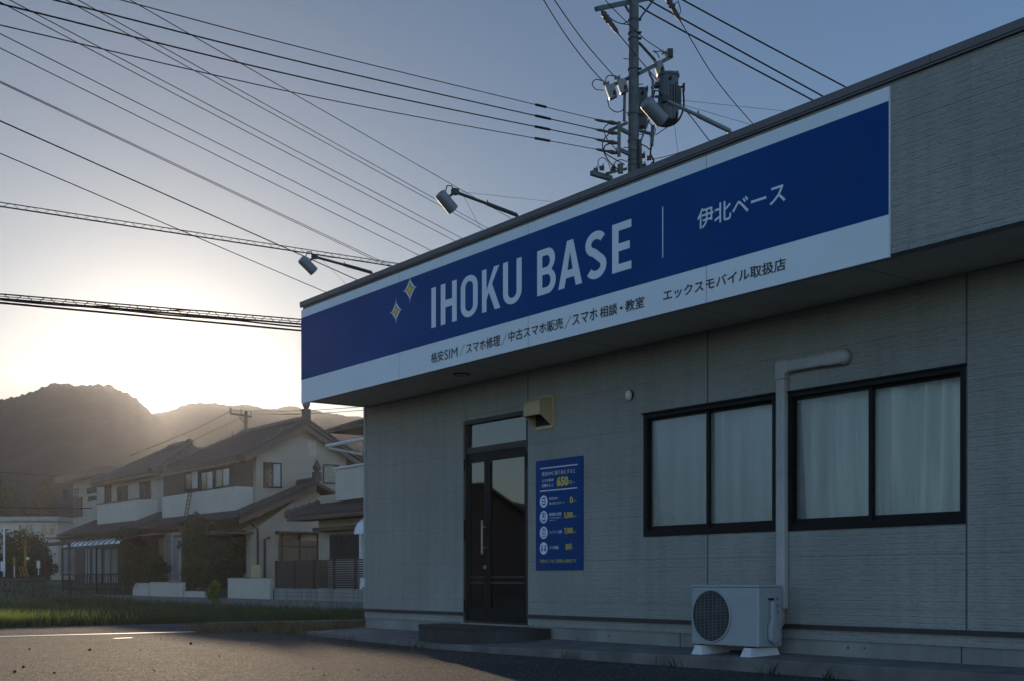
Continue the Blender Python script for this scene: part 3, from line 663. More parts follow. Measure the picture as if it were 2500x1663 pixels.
# big letters, drawn stroke by stroke
Z0, _z = 0, 0
zb_ = sp_(1054, 803)[1]; zt_ = sp_(1054, 704)[1]; zb2 = sp_(1496, 668)[1]; zt2 = sp_(1540, 534.5)[1]
LZ0 = (sp_(1054, 802.6)[1]+sp_(1496, 667.8)[1])/2; LZ1 = (sp_(1058, 703)[1]+sp_(1541, 534)[1])/2
print('letters z', zb_, zb2, zt_, zt2)
def px2t(cx_): return on_n(C, 1000+cx_/3.408, 0, -SO)[0]
def big(loops, c0, c1, nm):
    a, b = px2t(c0), px2t(c1)
    flat_shape([[(a+(b-a)*x, LZ0+(LZ1-LZ0)*z) for x, z in lp] for lp in loops], sg, YL, 'letter_white', 'letter')
def arc(cx_, cz, rx, rz, a0, a1, n=14): return [(cx_+rx*math.cos(R(a0+(a1-a0)*i/n)), cz+rz*math.sin(R(a0+(a1-a0)*i/n))) for i in range(n+1)]
big([[(0,0),(1,0),(1,1),(0,1)]], 184, 221, 'i')
s = .29
big([[(0,0),(s,0),(s,.41),(1-s,.41),(1-s,0),(1,0),(1,1),(1-s,1),(1-s,.59),(s,.59),(s,1),(0,1)]], 262, 395, 'h')
s = .27
big([arc(.5,.72,.5,.28,0,180)+arc(.5,.28,.5,.28,180,360), arc(.5,.72,.5-s,.14,0,180)+arc(.5,.28,.5-s,.14,180,360)], 428, 569, 'o')
big([[(0,0),(.25,0),(.25,.27),(.38,.44),(.70,0),(1,0),(.55,.62),(.95,1),(.66,1),(.25,.50),(.25,1),(0,1)]], 605, 757, 'k')
big([[(0,1)]+[(0,.28)]+arc(.5,.28,.5,.28,180,360)[1:]+[(1,1),(1-s,1),(1-s,.28)]+arc(.5,.28,.5-s,.14,0,-180)[1:]+[(s,1)]], 780, 935, 'u')
big([[(0,0),(.5,0)]+arc(.56,.27,.44,.27,-80,60,12)+[(.80,.53)]+arc(.56,.745,.40,.255,-45,85,12)+[(.5,1),(0,1)],
     [(.28,.15),(.5,.15)]+arc(.52,.29,.20,.14,-80,80,8)+[(.28,.43)], [(.28,.59),(.5,.59)]+arc(.50,.72,.19,.13,-80,80,8)+[(.28,.85)]], 1064, 1219, 'b')
big([[(0,0),(.26,0),(.33,.20),(.67,.20),(.74,0),(1,0),(.63,1),(.37,1)], [(.39,.37),(.61,.37),(.5,.76)]], 1240, 1438, 'a')
def stroke(path, w):
    L_, R_ = [], []
    n = len(path); asp = .62
    for i in range(n):
        x0_, z0_ = path[max(0, i-1)]; x1_, z1_ = path[min(n-1, i+1)]
        dx, dz = (x1_-x0_)*asp, (z1_-z0_); l_ = math.hypot(dx, dz); nx, nz = -dz/l_, dx/l_
        L_.append((path[i][0]+nx*w/asp, path[i][1]+nz*w)); R_.append((path[i][0]-nx*w/asp, path[i][1]-nz*w))
    return L_+R_[::-1]
spath = arc(.50,.735,.355,.18,28,180,12)+arc(.50,.735,.355,.18,180,235,5)[1:]+[(.42,.555),(.58,.475)]+arc(.50,.265,.355,.18,55,0,5)+arc(.50,.265,.355,.18,0,-150,12)[1:]
big([stroke(spath, .086)], 1464, 1642, 's')
big([[(0,0),(1,0),(1,.16),(.34,.16),(.34,.42),(.92,.42),(.92,.58),(.34,.58),(.34,.84),(1,.84),(1,1),(0,1)]], 1688, 1848, 'e')
# thin divider
ta, za = sp_(1618.7, 504.5); _, zc = sp_(1618.2, 629.6)
MB().box(ta-.006, ta+.006, YL, YL+.001, zc, za).build('divider', 'letter_white', sg)
def sign_text(body, l, r, m, bold):
    (xa, ya0, ya1), (xb, yb0, yb1) = l, r
    ta, z0_ = sp_(xa, ya0); z1_ = sp_(xa, ya1)[1]; tb, z2_ = sp_(xb, yb0); z3_ = sp_(xb, yb1)[1]
    text_obj(body, sg, ta, tb, (z0_+z2_)/2, (z1_+z3_)/2, YL, m, bold)
sign_text('伊北ベース', (1703, 561.5, 509), (1918.5, 494, 444), 'letter_white', .012)
sign_text('格安', (1053, 888, 863), (1083, 880, 855), 'ink', .012)
sign_text('SIM', (1086, 879, 856), (1117.5, 871, 847), 'ink', 0.0)
sign_text('／', (1122, 872, 845), (1135, 865, 840), 'ink', 0)
sign_text('スマホ修理', (1139, 864, 838.5), (1221.5, 845, 817), 'ink', .012)
sign_text('／', (1225, 846, 815), (1239, 842, 811), 'ink', 0)
sign_text('中古スマホ販売', (1242, 836, 810), (1375, 802, 774), 'ink', .012)
sign_text('／', (1378.5, 805, 775), (1395, 800, 770), 'ink', 0)
sign_text('スマホ', (1398, 796, 767), (1459, 780, 752), 'ink', .012)
sign_text('相談', (1465, 778.5, 750), (1508, 766, 738), 'ink', .012)
sign_text('・', (1514, 757, 749), (1521, 755, 747), 'ink', .02)
sign_text('教室', (1527, 763, 734), (1573.5, 750, 722), 'ink', .012)
sign_text('エックスモバイル取扱店', (1620, 736, 708), (1919, 659, 629), 'ink', .012)
# two sparkles: white halo, dark outline, yellow core
def sparkle(px, py, hpx, wpx):
    t, z = sp_(px, py); _, z2 = sp_(px, py-hpx); tw, _ = sp_(px+wpx, py)
    hh_, ww = (z2-z), (tw-t)
    def star(k, add_):
        o_ = []
        for i in range(4):
            a = i*90; 
            tipx, tipz = [(1, 0), (0, 1), (-1, 0), (0, -1)][i]
            nx_, nz_ = [(1, 0), (0, 1), (-1, 0), (0, -1)][(i+1) % 4]
            for s_ in range(8):
                f = s_/8; r_ = abs(math.cos(f*math.pi/2))**5; r2 = abs(math.sin(f*math.pi/2))**5
                x = (tipx*r_+nx_*r2)*ww*k; y = (tipz*r_+nz_*r2)*hh_*k
                l_ = math.hypot(x, y) or 1
                o_.append((t+x+add_*x/l_, z+y+add_*y/l_))
        return o_
    for lp, m_, yy, nm in ((star(1.0, .042), 'letter_white', YL, 'sparkle_halo'), (star(1.0, .012), 'ink', YL-.0012, 'sparkle_outline'), (star(.92, .003), 'gold', YL-.0024, 'sparkle')):
        flat_shape([lp], sg, yy, m_, nm)
sparkle(1001.5, 706, 33, 16); sparkle(967.5, 760, 29, 13.5)

# ================================================================== POSTER
PO = .014
def pc(cx_, cy_):
    return on_n(C, 1250+cx_/4.613, 1080+cy_/4.613, -PO)
pa, pz1 = pc(268, 212); pb, pz1b = pc(797, 152); _, pz0 = pc(263, 1440); _, pz0b = pc(793, 1443)
pz1 = (pz1+pz1b)/2; pz0 = (pz0+pz0b)/2
ps = empty('poster_board', Wp(C, 0, 0, pz0), 'blue price poster board on the wall right of the doors', 'sign', RZ)
MB().box(pa, pb, -PO, -.001, 0, pz1-pz0).build('board', 'poster_blue', ps, bevel=.002)
YP = -PO-.0015
def pt(body, a, b, m, bold=.012):   # a=(x, ybottom, ytop) b likewise, in crop pixels
    x0_, z0_ = pc(a[0], a[1]); z1_ = pc(a[0], a[2])[1]; x1_, z2_ = pc(b[0], b[1]); z3_ = pc(b[0], b[2])[1]
    text_obj(body, ps, x0_, x1_, (z0_+z2_)/2-pz0, (z1_+z3_)/2-pz0, YP, m, bold)
def pbar(x0_, x1_, ym, hh_, m='letter_white', nm='rule'):
    a, z = pc(x0_, ym[0]); b, z2 = pc(x1_, ym[1]); z = (z+z2)/2-pz0
    MB().box(a, b, YP, YP+.001, z-hh_, z+hh_).build(nm, m, ps)
pbar(318, 738, (296, 251), .006); pbar(316, 736, (548, 515), .006)
pt('格安SIMに乗り換えすると', (338, 383, 333), (713, 345, 295), 'letter_white', 0)
pt('スマホ料金', (338, 452, 415), (470, 442, 405), 'letter_white'); pt('月額なんと', (336, 508, 472), (468, 498, 461), 'letter_white')
pt('650', (505, 497, 388), (635, 486, 376), 'gold', .05); pt('円〜', (640, 478, 430), (710, 472, 425), 'gold', .01)
rowsP = [(668, '格安SIM', '乗り換えサポート', '0', 652, 686, 'card'), (844, '画面割れ修理', 'その他の修理も', '5,000', 588, 686, 'phone'),
         (1020, 'バッテリー交換', None, '7,000', 590, 686, 'battery'), (1196, 'スマホ相談', None, '無料', 603, 700, 'people')]
for cy_, l1, l2, pr, pl0, pr1, ic in rowsP:
    cx0, cz0 = pc(358, cy_); ex, _ = pc(402, cy_); _, ez = pc(358, cy_-70)
    rx, rz_ = ex-cx0, ez-cz0; cz0 -= pz0
    flat_shape([arc(cx0, cz0, rx, rz_, 0, 350, 35)], ps, YP, 'letter_white', 'icon_disc')
    y3 = YP-.0012
    def ib(x0_, x1_, z0_, z1_, m_='poster_blue', yy=y3, nm='icon'):
        MB().box(cx0+rx*x0_, cx0+rx*x1_, yy, yy+.001, cz0+rz_*z0_, cz0+rz_*z1_).build(nm, m_, ps)
    if ic == 'card':
        ib(-.42, .42, -.6, .62); ib(-.28, .28, -.4, -.05, 'letter_white', y3-.0012); ib(-.28, .28, .1, .42, 'letter_white', y3-.0012)
    elif ic == 'phone':
        ib(-.42, .42, -.7, .7); ib(-.3, .3, -.48, .55, 'letter_white', y3-.0012)
        flat_shape([[(cx0-.05*rx, cz0+.5*rz_), (cx0+.1*rx, cz0+.5*rz_), (cx0+.18*rx, cz0-.1*rz_), (cx0-.02*rx, cz0+.05*rz_), (cx0+.05*rx, cz0-.45*rz_), (cx0-.15*rx, cz0+.15*rz_)]], ps, y3-.0024, 'poster_blue', 'icon')
    elif ic == 'battery':
        ib(-.42, .42, -.7, .55); ib(-.15, .15, .56, .72); ib(-.3, .3, -.58, .43, 'letter_white', y3-.0012)
        flat_shape([[(cx0-.02*rx, cz0+.3*rz_), (cx0+.2*rx, cz0+.0*rz_), (cx0+.03*rx, cz0-.02*rz_), (cx0+.05*rx, cz0-.4*rz_), (cx0-.2*rx, cz0-.05*rz_), (cx0-.02*rx, cz0-.03*rz_)]], ps, y3-.0024, 'poster_blue', 'icon')
    else:
        for sx in (-.4, .4):
            flat_shape([arc(cx0+sx*rx, cz0+.33*rz_, .19*rx, .14*rz_, 0, 330, 11)], ps, y3, 'poster_blue', 'icon')
            flat_shape([[(cx0+(sx-.22)*rx, cz0-.45*rz_), (cx0+(sx+.22)*rx, cz0-.45*rz_), (cx0+(sx+.15)*rx, cz0+.15*rz_), (cx0+(sx-.15)*rx, cz0+.15*rz_)]], ps, y3, 'poster_blue', 'icon')
    d = -10 if l2 else 5
    sl_ = lambda x: (cy_-668)*0  # rows are level
    if l2:
        wid = 515 if ic == 'card' else 555
        pt(l1, (420, cy_-18 if ic == 'card' else cy_-12, cy_-52 if ic == 'card' else cy_-48), (wid, cy_-24 if ic == 'card' else cy_-20, cy_-56), 'letter_white', 0 if 'SIM' in l1 else .01)
        pt(l2, (420, cy_+40 if ic == 'card' else cy_+18, cy_+10 if ic == 'card' else cy_+2), (594 if ic == 'card' else 552, cy_+28 if ic == 'card' else cy_+14, cy_-2), 'letter_white', .006)
        if ic == 'phone': pt('ご相談ください', (420, cy_+44, cy_+30), (502, cy_+42, cy_+28), 'letter_white', 0)
    else:
        wid = 562 if ic == 'battery' else 526
        pt(l1, (420, cy_+12, cy_-24), (wid, cy_+6, cy_-32), 'letter_white', .01)
    hp_ = 40
    pt(pr, (pl0, cy_+20, cy_-hp_-16), (pr1-(20 if ic == 'people' else 0), cy_+16, cy_-hp_-20), 'gold', .035 if ic != 'people' else .02)
    if ic != 'people': pt('円〜', (690, cy_+12, cy_-20), (732, cy_+10, cy_-22), 'gold', 0)
pt('予約なしでのご来店も大歓迎です', (316, 1361, 1318), (728, 1357, 1315), 'gold', .01)

# ================================================================== AIR CONDITIONER
AO = .46
al, az0 = on_n(C, 1688.5, 1572, -AO); ar, _ = on_n(C, 1851, 1581, -AO); _, az1 = on_n(C, 1688.5, 1434, -AO)
_, azb = on_n(C, 1848, 1581, -AO); _, azt = on_n(C, 1848, 1434, -AO)
print('ac', al, ar, az0, az1, azb, azt)
AZ0, AZ1 = (az0+azb)/2, (az1+azt)/2
acu = empty('air_conditioner', Wp(C, al, -AO, 0.13), 'off-white air conditioner outdoor unit standing under the windows', 'air conditioner', RZ)
aw = ar-al; ah0, ah1 = AZ0-.13, AZ1-.13; ad = AO-.155
bd = MB().box(0, aw, 0, ad, ah0, ah1); bd.build('casing', 'ac_white', acu, bevel=.012)
MB().box(-.006, aw+.006, -.006, ad+.006, ah1+.0005, ah1+.022).build('top_panel', 'ac_white', acu, bevel=.005)
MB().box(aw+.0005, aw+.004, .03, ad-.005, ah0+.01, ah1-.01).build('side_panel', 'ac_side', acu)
# fan opening placed from the photo
fl, _ = on_n(C, 1650+240/5.54, 0, -AO); frr, _ = on_n(C, 1650+738/5.54, 0, -AO)
_, fz1 = on_n(C, 1737, 1380+345/5.54, -AO); _, fz0 = on_n(C, 1737, 1380+1028/5.54, -AO)
fcx, fr_ = (fl+frr)/2-al, (frr-fl)/2; fcz = (fz0+fz1)/2-.13; frz = (fz1-fz0)/2
print('fan', fr_, frz)
fr_ = min(fr_, frz*1.05)
flat_shape([arc(fcx, fcz, fr_, frz, 0, 352, 44)], acu, -.0075, 'black', 'fan_opening')
rg = MB(); n = 48; vv = []
for i in range(n):
    a = 2*math.pi*i/n
    for rr, yy in ((1.0, -.002), (1.0, -.016), (1.045, -.016), (1.055, -.002)): vv.append((fcx+fr_*rr*math.cos(a), yy, fcz+frz*rr*math.sin(a)))
rg.add(vv, [(i*4+j, i*4+(j+1) % 4, ((i+1) % n)*4+(j+1) % 4, ((i+1) % n)*4+j) for i in range(n) for j in range(4)])
rg.build('fan_ring', 'ac_white', acu, smooth='all')
gr = MB()
for i in range(1, 34):
    zz = -1+2*i/34; w_ = math.sqrt(1-zz*zz); gr.box(fcx-fr_*w_, fcx+fr_*w_, -.013, -.0105, fcz+frz*zz-.0019, fcz+frz*zz+.0019)
for i in range(1, 9):
    xx = -1+2*i/9; w_ = math.sqrt(1-xx*xx); gr.box(fcx+fr_*xx-.0016, fcx+fr_*xx+.0016, -.016, -.0135, fcz-frz*w_, fcz+frz*w_)
gr.build('fan_grille', 'grille', acu)
fb = MB()
for k in range(3):
    a = k*2.094+.4; fb.prism([(fcx+.04*math.cos(a), -.0085, fcz+.04*math.sin(a)), (fcx+.85*fr_*math.cos(a-.1), -.0085, fcz+.85*frz*math.sin(a-.1)), (fcx+.9*fr_*math.cos(a+.7), -.0085, fcz+.9*frz*math.sin(a+.7)), (fcx+.04*math.cos(a+1.2), -.0085, fcz+.04*math.sin(a+1.2))], (0, .0006, 0))
fb.build('fan_blade', mat('fan blade', (.02, .022, .024), .6), acu)
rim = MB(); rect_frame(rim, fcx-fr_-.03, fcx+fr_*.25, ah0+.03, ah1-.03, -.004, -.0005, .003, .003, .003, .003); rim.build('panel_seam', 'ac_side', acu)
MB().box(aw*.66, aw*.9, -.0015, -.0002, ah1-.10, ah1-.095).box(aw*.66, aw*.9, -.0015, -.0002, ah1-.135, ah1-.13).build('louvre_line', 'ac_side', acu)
vc = MB(); ym = ad*.55
vc.prism([(aw+.004, ym-.04, ah1-.12), (aw+.004, ym+.02, ah1-.12), (aw+.004, ym+.03, ah1-.30), (aw+.004, ym+.07, ah1-.36), (aw+.004, ym+.07, ah0+.06), (aw+.004, ym+.0, ah0+.02), (aw+.004, ym-.06, ah0+.06), (aw+.004, ym-.06, ah1-.34), (aw+.004, ym-.035, ah1-.30)], (.05, 0, 0))
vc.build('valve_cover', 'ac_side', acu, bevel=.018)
MB().box(aw+.004, aw+.008, ym-.045, ym+.03, ah1-.115, ah1-.095).build('handhold', 'black', acu)
sb = MB()
for k in range(3): sb.box(aw+.0041, aw+.0048, ad-.08, ad-.04, ah1-.12-k*.06, ah1-.09-k*.06)
sb.build('warning_label', mat('faded label', (.16, .18, .2), .6), acu)
for x_ in (.05, aw-.17):
    f_ = MB(); 
    for y_ in (-.02, ad-.06):
        pass
    f_.add([(x_-.004, -.055, -.02), (x_+.134, -.055, -.02), (x_+.134, ad+.03, -.02), (x_-.004, ad+.03, -.02), (x_+.025, -.03, .07), (x_+.105, -.03, .07), (x_+.105, ad+.01, .07), (x_+.025, ad+.01, .07)],
           [(0,3,2,1),(4,5,6,7),(0,1,5,4),(1,2,6,5),(2,3,7,6),(3,0,4,7)])
    f_.build('foot_block', 'plastic', acu, bevel=.003)
    MB().box(x_+.035, x_+.095, -.01, ad, .0705, ah0-.0005).build('mount', 'frame', acu)
# ---- refrigerant duct on the wall
da, dz0 = on_n(C, 1896.5, 1488, -.05); db, _ = on_n(C, 1917.5, 1488, -.05)
_, dz1 = on_n(C, 1898, 884, -.05); dh, _ = on_n(C, 2066, 0, -.05)
dm = (da+db)/2; dw = (db-da)/2
print('duct', dm, dw, dz0, dz1, dh)
du = empty('pipe_duct', Wp(C, dm, 0, .13), 'ivory pipe duct running up the wall between the two windows', 'duct', RZ)
dz0 -= .13; dz1 -= .13; dh -= dm; zc = dz1-.06
MB().box(-dw, dw, -.075, -.001, dz0, dz1-.16).build('riser', 'duct', du, bevel=.018)
el = MB().prism([(-dw-.006, 0, dz1-.17), (dw+.006, 0, dz1-.17), (dw+.006, 0, dz1-.13), (dw+.05, 0, dz1-.115), (dw+.05, 0, dz1+.006), (-dw+.02, 0, dz1+.006), (-dw-.006, 0, dz1-.02)], (0, -.082, 0))
el.build('elbow', 'duct', du, bevel=.016)
MB().box(dw+.04, dh-.22, -.075, -.001, dz1-.11, dz1-.003).build('run', 'duct', du, bevel=.018)
MB().box(dh-.23, dh-.04, -.082, -.001, dz1-.118, dz1+.003).build('coupling', 'duct', du, bevel=.02)
k = MB().tube([(dh-.05, -.001, dz1-.057), (dh-.05, -.05, dz1-.057), (dh-.06, -.075, dz1-.057)], [.075, .066, .045], 20); k.build('wall_cap', 'duct', du, smooth='all')
pp = MB().tube([(0, -.04, dz0+.02), (0, -.04, dz0-.12), (-.05, -.06, dz0-.2), (-.13, -.13, dz0-.25)], [.028, .03, .026, .02], 10)
pp.build('lagged_pipe', mat('pipe lagging', (.28, .22, .18), .8, var=.3, vscale=14), du, smooth=True)
MB().tube([(-.01, -.05, dz0-.14), (-.02, -.05, dz0-.32)], .014, 8).build('drain_hose', 'duct', du, smooth=True)

# ================================================================== SIGN LAMPS ON ARMS
def off_for(t, px):
    lo, hi = -3.5, 0
    for _ in range(60):
        mid = (lo+hi)/2; p = Wp(C, t, mid)
        x = CX+F*p.x/p.y
        if x < px: lo = mid
        else: hi = mid
    return lo
lamps = [((911, 674), (768, 627), (739.5, 633), (766.3, 662.7)), ((1266, 531), (1111, 468.5), (1078.5, 474.5), (1105.7, 511.5)), ((1786, 325), (1619, 242), (1583, 253), (1614, 292))]
labs = ['farthest sign lamp on a long arm, nearest the low sun', 'middle sign lamp on a long arm above the sign', 'nearest sign lamp on a long arm, white against the transformers']
for (bx, by), (ex, ey), (h0x, h0y), (h1x, h1y), lab in [(*a, b) for a, b in zip(lamps, labs)]:
    t, _ = on_n(C, bx, by, -FO+.06); oe = off_for(t, ex); p = Wp(C, t, oe); ze = H+(HY-ey)/F*p.y
    lm = empty('sign_lamp', Wp(C, t, -FO+.06, 4.603), lab, 'lamp', RZ, 'lamps on arms above the shop sign')
    y0 = 0; ye = oe+FO-.06; zz = ze-4.603
    MB().tube([(0, 0, 0), (0, -.03, .05), (0, ye*.5, .05+(zz-.05)*.5)], .021, 10).tube([(0, ye*.48, .05+(zz-.05)*.48), (0, ye, zz)], .016, 10).build('arm', 'pole_dark' if lab[0] != 'n' else 'lamp', lm, smooth=True)
    MB().box(-.05, .05, -.05, .05, 0, .008).build('base_plate', 'pole_dark', lm)
    MB().tube([(0, ye*.5, .05+(zz-.05)*.5-.02), (0, ye*.5, .05+(zz-.05)*.5+.04)], .006, 6).build('arm_bolt', 'pole_dark', lm)
    # head: hangs forward of the arm tip, opening aimed back at the sign
    def loc(px, py, t_):      # local y,z on the plane through the arm
        o_ = off_for(t_, px); P = Wp(C, t_, o_); return o_+FO-.06, H+(HY-py)/F*P.y-4.603
    a_, za_ = loc(h0x, h0y, t); b_, zb_2 = loc(h1x, h1y, t)
    a_ -= .02
    A = Vector((0, a_, za_)); B = Vector((0, b_, zb_2)); ax_ = (B-A).normalized(); L_ = .215
    mid = (A+B)/2; A = mid-ax_*L_/2; B = mid+ax_*L_/2
    MB().tube([A, A+ax_*.012, B-ax_*.03, B], [.055, .060, .061, .062], 24).build('head', 'lamp', lm, smooth=True)
    MB().tube([B-ax_*.001, B+ax_*.002], .055, 20).build('lens', 'pane', lm)
    MB().tube([(0, ye, zz), (.0, ye-.02, zz-.02), A+ax_*.06+Vector((0, .055, .02)), A+ax_*.07+Vector((0, .04, 0))], .013, 8).box(-.03, .03, ye-.03, ye+.03, zz-.025, zz+.03).build('bracket', 'pole_dark', lm)
    loop = [(0, ye-.01, zz), (.01, ye-.05, zz+.05), (.02, ye-.11, zz+.04), (.02, ye-.13, zz-.03), tuple(A+ax_*.08+Vector((0, .05, .04)))]
    MB().tube(loop, .006, 6).build('flex', 'cable', lm, smooth=True)
    # guy wires from the arm tip back to the roof
    MB().tube([(0, ye+.02, zz+.01), (.85, .35, .0)], .0016, 4).tube([(0, ye+.1, zz-.02), (-.75, .10, .0)], .0016, 4).build('guy_wire', 'cable', lm)

# ================================================================== BIG UTILITY POLE
YP0 = 30.0
def P30(px, py, dy=0.0): return at(px, py, YP0+dy)
base = P30(1546, 1400); base.z = 0
pole = empty('utility_pole', base, 'tall galvanised utility pole with transformers rising behind the shop roof', 'utility pole')
def lp(px, py, dy=0.0): return P30(px, py, dy)-base
sh = MB(); sh.tube([(0, 0, 0), (0, 0, 10), (0.02, 0, 15.6)], [.158, .138, .108], 20); sh.build('shaft', 'pole', pole, smooth=True)
bn = MB()
for py in (50, 82, 96, 170, 280, 345, 372, 392, 405):
    c = lp(1546, py); r_ = .140-(c.z-8)*.004+.012; bn.tube([(c.x*.1, 0, c.z-.018), (c.x*.1, 0, c.z+.018)], r_, 18)
    for k in range(3): bn.box(r_*.8, r_+.06, -.02-.04*k, 0-.04*k, c.z-.012, c.z+.012)
bn.build('band', 'pole_dark', pole)
stp_ = MB()
for i, py in enumerate((62, 94, 146, 208, 276, 330, 362, 398)):
    c = lp(1546, py); sg_ = 1 if i % 2 else -1; stp_.tube([(0, 0, c.z), (sg_*.24, -.05, c.z+.01)], .01, 6)
stp_.build('climbing_step', 'pole_dark', pole)
# crossarms (all run roughly toward the camera-left / away-right, like in the photo)
def arm(a, b, w=.09, nm='crossarm'): 
    MB().bar(a, b, w, w).build(nm, 'pole', pole, bevel=.004)
arm(lp(1455, 22, -.6), lp(1610, -10, .6), .10)
MB().bar(lp(1526, 12, -.12), lp(1536, 30, -.1), .03, .05).bar(lp(1597, -2, .3), lp(1560, 48, .05), .05, .03).build('brace', 'pole_dark', pole)
arm(lp(1559, 180, -.1), lp(1640, 138, .5), .09)
MB().bar(lp(1560, 104, -.05), lp(1600, 148, .2), .05, .04).build('brace', 'pole_dark', pole)
arm(lp(1536, 190, .1), lp(1487, 212, -.4), .08)
arm(lp(1531, 300, -.1), lp(1487, 319, -.3), .07); arm(lp(1535, 325, -.1), lp(1506, 310, -.25), .08)
arm(lp(1537, 376, -.1), lp(1506, 362, -.25), .08)
MB().bar(lp(1511, 297, -.3), lp(1511, 382, -.3), .085, .06).build('wire_rack', 'pole', pole)
arm(lp(1444, 422, -.5), lp(1492, 436, -.1), .11); arm(lp(1480, 424, -.3), lp(1530, 412, .0), .06)
arm(lp(1558, 318, .0), lp(1592, 328, .3), .06)
# stand-off conduits
MB().tube([lp(1525, 225, -.1), lp(1524, 296, -.1)], .035, 10).build('conduit', 'pole', pole, smooth=True)
MB().tube([lp(1585, 174, .0), lp(1588, 186, .0), lp(1594, 196, .0), lp(1593, 242, .0)], .032, 10).build('conduit', 'pole', pole, smooth=True)
MB().tube([lp(1594, 306, .1), lp(1591, 356, .1)], .045, 10).build('conduit', 'pole', pole, smooth=True)
MB().tube([lp(1562, 345, -.12), lp(1564, 410, -.12)], .045, 10).build('conduit', 'rust', pole, smooth=True)
MB().bar(lp(1585, 292, .1), lp(1562, 350, 0), .035, .035).build('brace', 'pole', pole)
# primary cutout switches
def cutout(px, py, dy):
    c = lp(px, py, dy); 
    b = MB(); d = Vector((.085, 0, -.25)); 
    b.prism([c+Vector((-.13, -.07, .13)), c+Vector((.09, -.07, .16)), c+Vector((.17, -.07, -.12)), c+Vector((.03, -.07, -.2)), c+Vector((-.02, -.07, -.19))], (0, .17, 0))
    o = b.build('cutout_switch', 'porcelain', pole, bevel=.02)
    MB().box(c.x+.06, c.x+.12, -.02+c.y-.08, .02+c.y-.07, c.z-.12, c.z-.02).tube([c+Vector((.02, -.0, -.2)), c+Vector((.16, 0, -.14))], .009, 6).build('lever', 'black', o)
cutout(1490, 222, -.45); cutout(1517, 209, -.2); cutout(1607, 165, .25)
def insul(px, py, dy):
    c = lp(px, py, dy); MB().tube([c+Vector((-.07, 0, 0)), c+Vector((-.035, 0, 0)), c+Vector((-.03, 0, 0)), c+Vector((.03, 0, 0)), c+Vector((.035, 0, 0)), c+Vector((.07, 0, .0))], [.04, .062, .03, .03, .065, .045], 12).tube([c, c+Vector((.05, .0, -.13))], .02, 6).build('pin_insulator', 'porcelain', pole, smooth=True)
insul(1480, 203, -.45); insul(1507, 189, -.2); insul(1623, 128, .35)
MB().box(*[v for ab in zip(lp(1629, 128, .4)-Vector((.0, .05, .1)), lp(1640, 132, .45)+Vector((.02, .05, .1))) for v in ab]).build('arm_end', 'pole_dark', pole)
# strain insulators with their porcelain sheds
def strain(a, b, nm='strain_insulator'):
    a, b = Vector(a), Vector(b); n = 14; pts = [a+(b-a)*i/n for i in range(n+1)]
    rs = [.02, .05, .075, .05, .08, .045, .085, .05, .05, .06, .05, .055, .05, .03, .02]
    MB().tube(pts, rs, 12).build(nm, 'rust', pole, smooth=True)
strain(lp(1469, 27, -.5), lp(1510, 83, -1.0)); strain(lp(1625, -12, .6), lp(1661, 51, .2))
for px, py in ((1498, 301), (1500, 325), (1500, 349), (1500, 373)):
    a_, b_c = lp(px-46, py-9, -.5), lp(1508, py+1, -.3)
    MB().tube([a_.lerp(b_c, k_/8) for k_ in range(9)], [.015, .03, .034, .03, .026, .04, .055, .04, .03], 10).build('dead_end_clamp', 'rust', pole, smooth=True)
# loops of lead wire
def curve(pts, n=8):
    pts = [Vector(p) for p in pts]; o_ = []
    for i in range(len(pts)-1):
        p0, p1, p2, p3 = pts[max(0, i-1)], pts[i], pts[i+1], pts[min(len(pts)-1, i+2)]
        for k in range(n):
            t = k/n; o_.append(.5*((2*p1)+(-p0+p2)*t+(2*p0-5*p1+4*p2-p3)*t*t+(-p0+3*p1-3*p2+p3)*t**3))
    return o_+[pts[-1]]
def lead(pxs, r=.011, dy=-.35):
    MB().tube(curve([lp(x, y, dy) for x, y in pxs]), r, 6).build('lead_wire', 'cable', pole, smooth='all')
lead([(1476, 199), (1455, 194), (1446, 205), (1455, 218), (1474, 220)]); lead([(1502, 186), (1488, 184), (1480, 190), (1479, 199)])
lead([(1483, 243), (1488, 262), (1500, 272), (1512, 273), (1524, 266)]); lead([(1617, 124), (1602, 126), (1595, 124), (1605, 132), (1610, 143)])
lead([(1486, 302), (1475, 312), (1476, 325), (1483, 340), (1500, 360), (1507, 372)]); lead([(1487, 326), (1472, 345), (1474, 370), (1490, 398), (1512, 415)], .014)
lead([(1497, 349), (1478, 355), (1476, 372), (1500, 388), (1525, 402)], .014); lead([(1492, 418), (1484, 395), (1470, 385), (1460, 395), (1465, 414)], .009)
lead([(1565, 352), (1578, 358), (1586, 364), (1592, 352)], .014); lead([(1591, 356), (1588, 375), (1596, 392), (1590, 400)], .02)
lead([(1668, 222), (1669, 262), (1655, 295), (1630, 309), (1605, 306)], .022, .1); lead([(1654, 272), (1648, 295), (1630, 306), (1600, 304)], .016, .1)
lead([(1630, 310), (1612, 322), (1600, 330)], .01, .1); lead([(1582, 295), (1590, 305), (1600, 315), (1598, 328)], .01, .0)
lead([(1440, 62), (1460, 58), (1488, 50), (1530, 57)] if False else [(1490, 46), (1508, 55), (1522, 58), (1532, 52)], .012, -.7)
lead([(1646, 22), (1650, 6), (1658, 10), (1662, 28), (1656, 34), (1648, 22)], .009, .3); lead([(1655, 0), (1662, 25)], .009, .3)
lead([(1623, 175), (1632, 190), (1645, 205), (1655, 200)], .010, .1); lead([(1531, 395), (1515, 390), (1500, 398), (1490, 420)], .01)
cl_ = MB()
